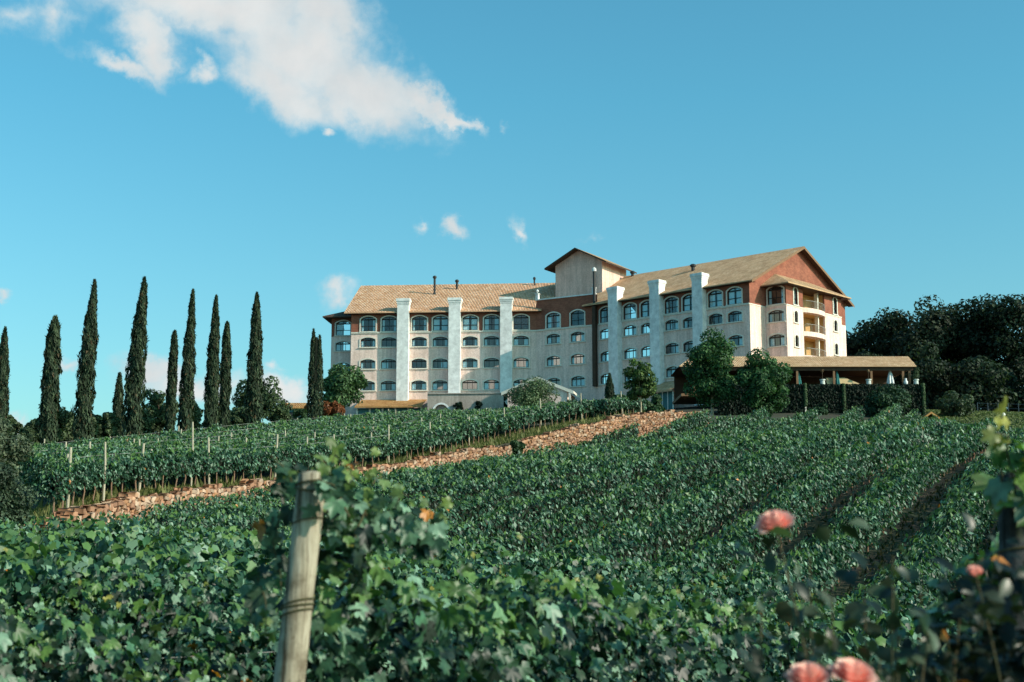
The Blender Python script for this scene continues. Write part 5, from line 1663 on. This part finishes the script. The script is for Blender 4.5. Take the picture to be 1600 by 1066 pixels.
near_post('vineyard_post', 'thick weathered leaning wooden post at the near end of the vine row', 488, 740, 451, 1066, 5.42, .053, .064,
          [(.985, .01, .004), (.975, -.008, .004), (.925, .015, .003), (.80, .02, .004), (.795, .012, .004), (.785, .018, .004), (.585, .02, .004), (.575, .01, .004), (.565, .015, .004)], grey_wood)
near_post('vineyard_post', 'wooden post coloured dark for shade, half hidden behind the roses', 1588, 742, 1590, 1066, 4.75, .058, .066, [(.9, .01, .004), (.7, .01, .004)], shaded_post)

# leafy shoots dangling around the two posts
def shoots(root_name, label, spots, seed, size, dark, light, tipc, group=None):
    rng = np.random.default_rng(seed)
    root = empty(root_name, label, 'vine shoot', spots[0][1], group)
    C, Nn, T, S, Co = [], [], [], [], []
    mb = MB()
    for a, b, m in spots:
        a, b = np.array(a), np.array(b)
        pts = [a + (b - a) * f + rng.normal(0, .015, 3) + np.array((0, 0, .05 * math.sin(f * 3))) for f in np.linspace(0, 1, 6)]
        mb = MB(); mb.tube(pts, [.005 - .0006 * i for i in range(6)], 5); mb.build('stem', M['cane'], root)
        u = np.sort(rng.random(m))
        C.append(a + np.outer(u, b - a) + rng.normal(0, .035, (m, 3))); Nn.append(rng.normal(0, .55, (m, 3)) + [.3, -.8, .5]); T.append(rng.normal(0, .5, (m, 3)) - [0, 0, .7])
        S.append(size * (1.15 - .6 * u) * rng.uniform(.7, 1.2, m)); Co.append(leafcol(m, dark, light, rng, tipc, (u > .75) * 1.0, 0.01, 1.6, PALE))
    link('foliage', cloud_mesh('shoot_leaves', GRAPE, *map(np.concatenate, (C, Nn, T, S, Co)), M['vine_leaf_near'], wloc(root), rng=rng), root)
shoots('vine_shoot', 'vine shoots curling over the top of the weathered post', [(P(500, 850, 5.6), P(520, 705, 5.6), 16), (P(470, 800, 5.6), P(425, 715, 5.5), 13), (P(420, 800, 5.7), P(440, 940, 5.5), 20), (P(530, 800, 5.7), P(560, 740, 5.7), 12), (P(400, 900, 5.8), P(425, 1000, 5.5), 16), (P(505, 830, 5.5), P(530, 770, 5.5), 22), (P(540, 830, 5.75), P(535, 715, 5.8), 26), (P(570, 830, 5.85), P(590, 745, 5.95), 26), (P(610, 850, 6.0), P(630, 775, 6.1), 26), (P(520, 800, 5.6), P(505, 720, 5.65), 16), (P(535, 810, 5.35), P(500, 738, 5.33), 11), (P(560, 860, 5.7), P(570, 790, 5.8), 26), (P(660, 860, 6.2), P(690, 795, 6.3), 20)],
       11, .058, GD, (.07, .15, .08), (.14, .20, .04))
shoots('vine_shoot', 'bright yellowish vine shoots above the dark shaded post', [(P(1590, 780, 4.6), P(1555, 660, 4.5), 12), (P(1600, 760, 4.6), P(1600, 690, 4.5), 12), (P(1570, 790, 4.7), P(1560, 720, 4.6), 7)],
       12, .066, (.05, .11, .03), (.13, .24, .05), (.28, .26, .04))

def rose_mesh(center, rad, axis, rng, off, open_=.62):
    V, Fc, Cc = [], [], []
    ax = Vector(axis).normalized()
    q = Vector((0, 0, 1)).rotation_difference(ax).to_matrix()
    nu, nv = 7, 6
    rings = [(3, .16, .95, .10), (4, .30, .98, .12), (5, .48, .92, .22), (6, .68, .80, .38), (7, .86, .58, .50)]
    for ri, (cnt, rr5, hh, fl) in enumerate(rings):
        for p in range(cnt):
            a0 = 2 * math.pi * p / cnt + ri * .7 + rng.normal(0, .12); span = math.pi / cnt * 1.35
            base = len(V); tone = rng.uniform(.8, 1.15)
            for iv in range(nv):
                for iu in range(nu):
                    u = -1 + 2 * iu / (nu - 1); v = iv / (nv - 1)
                    vv = v * (1 - .22 * u * u)
                    r = rad * (rr5 * (.25 + .75 * vv ** .6) + fl * open_ * vv ** 3) * (1 + .05 * math.sin(5 * u + p))
                    z = rad * (hh * 1.15 * vv - .28 * open_ * vv ** 5 * (ri / 4)) - rad * .45
                    a = a0 + u * span
                    w = q @ Vector((r * math.cos(a), r * math.sin(a), z))
                    V.append((center[0] + w.x - off.x, center[1] + w.y - off.y, center[2] + w.z - off.z))
            for iv in range(nv - 1):
                for iu in range(nu - 1):
                    i = base + iv * nu + iu
                    Fc.append((i, i + 1, i + nu + 1, i + nu))
                    f = iv / (nv - 2)
                    core = np.array((1.0, .20, .13)); rim = np.array((1.0, .58, .48))
                    Cc.append((core * (1 - f) + rim * f) * tone)
    me = bpy.data.meshes.new('rose_bloom')
    me.from_pydata(V, [], Fc)
    me.polygons.foreach_set('use_smooth', [True] * len(Fc))
    at = me.attributes.new('lc', 'FLOAT_COLOR', 'FACE')
    cc = np.ones((len(Fc), 4), dtype=np.float32); cc[:, :3] = np.clip(np.array(Cc), 0, 1)
    at.data.foreach_set('color', cc.ravel())
    me.materials.append(M['petal'])
    return me

def rose_bush(label, base, tips, blooms, buds, seed, nleaf, dark, light, orange):
    rng = np.random.default_rng(seed)
    root = empty('rose_bush', label, 'rose bush', base)
    off = wloc(root)
    mb = MB(); C, Nn, T, S, Co = [], [], [], [], []
    for tp in tips + [b[0] for b in blooms] + [b[0] for b in buds]:
        tp = np.array(tp); b0 = np.array(base) + np.array((rng.normal(0, .1), rng.normal(0, .1), -.05))
        mid = (b0 + tp) / 2 + np.array((rng.normal(0, .12), rng.normal(0, .12), .12))
        pts = [(1 - f) ** 2 * b0 + 2 * f * (1 - f) * mid + f * f * tp for f in np.linspace(0, 1, 12)]
        mb.tube(pts, np.linspace(.006, .0022, 12), 6)
        m = nleaf
        u = np.clip(1 - rng.random(m) ** 1.5 * .72, 0, .965)
        pc_ = np.array([(1 - f) ** 2 * b0 + 2 * f * (1 - f) * mid + f * f * tp for f in u])
        C.append(pc_ + rng.normal(0, .06, (m, 3))); Nn.append(rng.normal(0, .6, (m, 3)) + [.1, -.3, .8]); T.append(rng.normal(0, 1, (m, 3)) - [0, 0, .3])
        S.append(np.full(m, .033) * rng.uniform(.6, 1.25, m)); Co.append(leafcol(m, dark, light, rng, orange=orange))
    link('foliage', cloud_mesh('rose_leaves', OVAL, *map(np.concatenate, (C, Nn, T, S, Co)), M['rose_leaf'], off, rng=rng), root)
    mb.build('stem', M['cane'], root)
    for p, r, axv in blooms:
        link('rose_bloom', rose_mesh(p, r, axv, rng, off), root)
    for p, r, axv in buds:
        link('rose_bud', rose_mesh(p, r, axv, rng, off, .15), root)
D1 = 3.55
ba = P(1330, 900, D1); ba[2] = gz(ba[0], D1)
rose_bush('pink rose bush with open blooms in front of the lower vineyard', ba,
          [P(1265, 870, D1), P(1345, 850, D1 + .1), P(1395, 868, D1), P(1300, 930, D1), P(1440, 905, D1 + .2), P(1400, 975, D1), P(1225, 880, D1), P(1190, 930, D1 + .1), P(1375, 1030, D1 - .1), P(1450, 985, D1), P(1255, 960, D1 + .1), P(1400, 1040, D1)],
          [(P(1210, 818, D1), .046, (-.3, -.42, .9)), (P(1262, 1058, 3.35), .047, (-.1, -.42, .9)), (P(1333, 1054, 3.35), .050, (.15, -.42, .9))], [], 5, 26, (.008, .018, .010), (.085, .115, .065), .006)
D2 = 3.7
bb_ = P(1560, 900, D2); bb_[2] = gz(bb_[0], D2)
rose_bush('dark dense rose bush with yellowing leaves beside the dark shaded post', bb_,
          [P(1560, 868, D2), P(1590, 945, D2), P(1500, 955, D2), P(1530, 1010, D2), P(1605, 850, D2), P(1480, 1000, D2 - .1), P(1590, 1035, D2), P(1620, 900, D2), P(1545, 930, D2 + .1), P(1500, 1050, D2), P(1570, 990, D2), P(1610, 985, D2), P(1460, 1045, D2), P(1550, 1060, D2)],
          [], [(P(1523, 893, 3.5), .022, (0, -.4, .9))], 6, 80, (.005, .009, .006), (.034, .046, .024), .03)

# ------------------------------------------------------------------ sky, clouds, sun, camera
SUN_EL = 27.0
sd = Vector((0.918, -0.397, 0)).normalized()
SUN_ROT = math.atan2(sd.x, sd.y)

w = bpy.data.worlds.new('World')
scene.world = w
w.use_nodes = True
nt = w.node_tree
bg = nt.nodes['Background']
sky = nt.nodes.new('ShaderNodeTexSky')
sky.sky_type = 'NISHITA'
sky.sun_disc = False
sky.sun_elevation = R(SUN_EL)
sky.sun_rotation = SUN_ROT
sky.altitude = 600
sky.air_density = 1.0
sky.dust_density = 2.6
sky.ozone_density = 1.0
SKY_TINT = (0.54, 1.36, 1.32)
tcs = nt.nodes.new('ShaderNodeTexCoord')
sxs = nt.nodes.new('ShaderNodeSeparateXYZ'); nt.links.new(tcs.outputs['Generated'], sxs.inputs[0])
hazef = math_(nt, 'MULTIPLY_ADD', sxs.outputs[2], 3.2, 0.0, True)
tintc = mixrgb(nt, hazef, (0.80, 1.20, 1.10), SKY_TINT)
skc = mixrgb(nt, 1.0, sky.outputs[0], tintc, 'MULTIPLY')
nt.links.new(skc, bg.inputs['Color'])
bg.inputs['Strength'].default_value = 0.142

tc = nt.nodes.new('ShaderNodeTexCoord')
dirv = tc.outputs['Generated']
sx = nt.nodes.new('ShaderNodeSeparateXYZ'); nt.links.new(dirv, sx.inputs[0])
az = math_(nt, 'ARCTAN2', sx.outputs[0], sx.outputs[1])
el = math_(nt, 'ARCSINE', sx.outputs[2])
ae = nt.nodes.new('ShaderNodeCombineXYZ'); nt.links.new(az, ae.inputs[0]); nt.links.new(el, ae.inputs[1])
def nz(scale, detail, rough, stretch=(1, 1, 1), dist=0.0):
    mp = nt.nodes.new('ShaderNodeMapping'); mp.inputs['Scale'].default_value = stretch
    nt.links.new(ae.outputs[0], mp.inputs[0])
    n = node(nt, 'ShaderNodeTexNoise', Scale=scale, Detail=detail, Roughness=rough, Distortion=dist)
    nt.links.new(mp.outputs[0], n.inputs['Vector'])
    return n
warp = nz(26, 6, .6)
vw = nt.nodes.new('ShaderNodeVectorMath'); vw.operation = 'MULTIPLY_ADD'
nt.links.new(warp.outputs['Color'], vw.inputs[0]); vw.inputs[1].default_value = (.05, .05, 0)
off_ = nt.nodes.new('ShaderNodeVectorMath'); off_.operation = 'SUBTRACT'; nt.links.new(ae.outputs[0], off_.inputs[0]); off_.inputs[1].default_value = (.025, .025, 0)
nt.links.new(off_.outputs[0], vw.inputs[2])
wpos = vw.outputs[0]
def azel(px, py):
    r = np.array(ray(px, py)); r /= np.linalg.norm(r)
    return math.atan2(r[0], r[1]), math.asin(r[2])
BLOBS = [(330, 5, 235, 62, 4, 1), (470, 80, 150, 78, 15, 1), (560, 140, 140, 62, 22, 1), (655, 165, 80, 27, 22, 1), (705, 186, 52, 12, 24, 1), (500, 20, 90, 52, 0, 1), (440, 130, 115, 50, 20, 1),
         (242, 82, 40, 56, 0, .9), (225, 50, 70, 40, 20, .8), (195, 112, 75, 17, 18, .72), (310, 112, 26, 18, 0, .6), (82, 25, 36, 38, 30, .5), (15, 25, 50, 24, 0, .4), (505, 212, 16, 14, 0, .7),
         (710, 361, 22, 18, 0, .75), (656, 352, 15, 11, 20, .5), (808, 368, 13, 24, -12, .6), (795, 200, 12, 6, 0, .3), (528, 468, 32, 20, -20, .6), (235, 582, 62, 30, 12, .9), (290, 606, 100, 22, 0, .8), (445, 604, 46, 30, 30, .95),
         (350, 590, 50, 20, 0, .6), (440, 560, 20, 11, 20, .5), (5, 468, 14, 10, 0, .6), (100, 562, 30, 14, 0, .55), (30, 685, 20, 28, 0, 1), (920, 380, 14, 6, 0, .25)]
dens = None
for px, py, rx, ry, rot, wt in BLOBS:
    a, e = azel(px, py)
    mp = nt.nodes.new('ShaderNodeMapping'); mp.vector_type = 'TEXTURE'
    mp.inputs['Location'].default_value = (a, e, 0); mp.inputs['Rotation'].default_value = (0, 0, -R(rot)); mp.inputs['Scale'].default_value = (rx * 1.2 / F, ry * 1.2 / F, 1)
    nt.links.new(wpos, mp.inputs[0])
    ln = nt.nodes.new('ShaderNodeVectorMath'); ln.operation = 'LENGTH'; nt.links.new(mp.outputs[0], ln.inputs[0])
    d = math_(nt, 'MULTIPLY_ADD', ln.outputs['Value'], -1.15 * wt, 1.15 * wt)
    dens = d if dens is None else math_(nt, 'SMOOTH_MAX', dens, d, .12)
fb = nz(48, 9, .62)
fb2 = nz(14, 5, .55)
tot = math_(nt, 'ADD', dens, math_(nt, 'MULTIPLY', math_(nt, 'SUBTRACT', fb.outputs[0], .5), .58))
tot = math_(nt, 'ADD', tot, math_(nt, 'MULTIPLY', math_(nt, 'SUBTRACT', fb2.outputs[0], .5), .22))
mr = nt.nodes.new('ShaderNodeMapRange'); mr.interpolation_type = 'SMOOTHSTEP'
nt.links.new(tot, mr.inputs[0]); mr.inputs[1].default_value = -.06; mr.inputs[2].default_value = .72; mr.inputs[3].default_value = 0; mr.inputs[4].default_value = .96
ccol = ramp(nt, tot, [(.15, (.58, .76, .82)), (.5, (.71, .78, .80)), (1.0, (.80, .80, .79))])
shade = ramp(nt, fb2.outputs[0], [(.35, (.84, .88, .90)), (.62, (1.03, 1.03, 1.02))])
ccol = mixrgb(nt, 1.0, ccol, shade, 'MULTIPLY')
bg2 = nt.nodes.new('ShaderNodeBackground'); nt.links.new(ccol, bg2.inputs['Color']); bg2.inputs['Strength'].default_value = 1.0
mx = nt.nodes.new('ShaderNodeMixShader')
nt.links.new(mr.outputs[0], mx.inputs[0]); nt.links.new(bg.outputs[0], mx.inputs[1]); nt.links.new(bg2.outputs[0], mx.inputs[2])
nt.links.new(mx.outputs[0], nt.nodes['World Output'].inputs[0])

sun = bpy.data.lights.new('sun', 'SUN')
sun.energy = 5.0; sun.angle = R(.5); sun.color = (1.0, .88, .73)
so = bpy.data.objects.new('sun', sun); COL.objects.link(so)
dvs = Vector((sd.x * math.cos(R(SUN_EL)), sd.y * math.cos(R(SUN_EL)), math.sin(R(SUN_EL))))
so.rotation_euler = dvs.to_track_quat('Z', 'Y').to_euler()
so.location = (60, -40, 80)

cam = bpy.data.cameras.new('camera')
cam.lens = 50; cam.sensor_width = 36; cam.clip_start = .05; cam.clip_end = 9000
cam.dof.use_dof = True; cam.dof.focus_distance = 60; cam.dof.aperture_fstop = 4.0
co = bpy.data.objects.new('camera', cam); COL.objects.link(co)
co.location = (0, 0, CAMZ); co.rotation_euler = (math.pi / 2 + PITCH, 0, 0)
scene.camera = co

scene.view_settings.view_transform = 'Standard'
scene.view_settings.look = 'None'
scene.view_settings.exposure = 0
scene.render.engine = 'CYCLES'
scene.cycles.max_bounces = 6
scene.cycles.diffuse_bounces = 3
scene.cycles.glossy_bounces = 3
scene.cycles.transmission_bounces = 4
scene.cycles.transparent_max_bounces = 8
scene.cycles.use_denoising = True
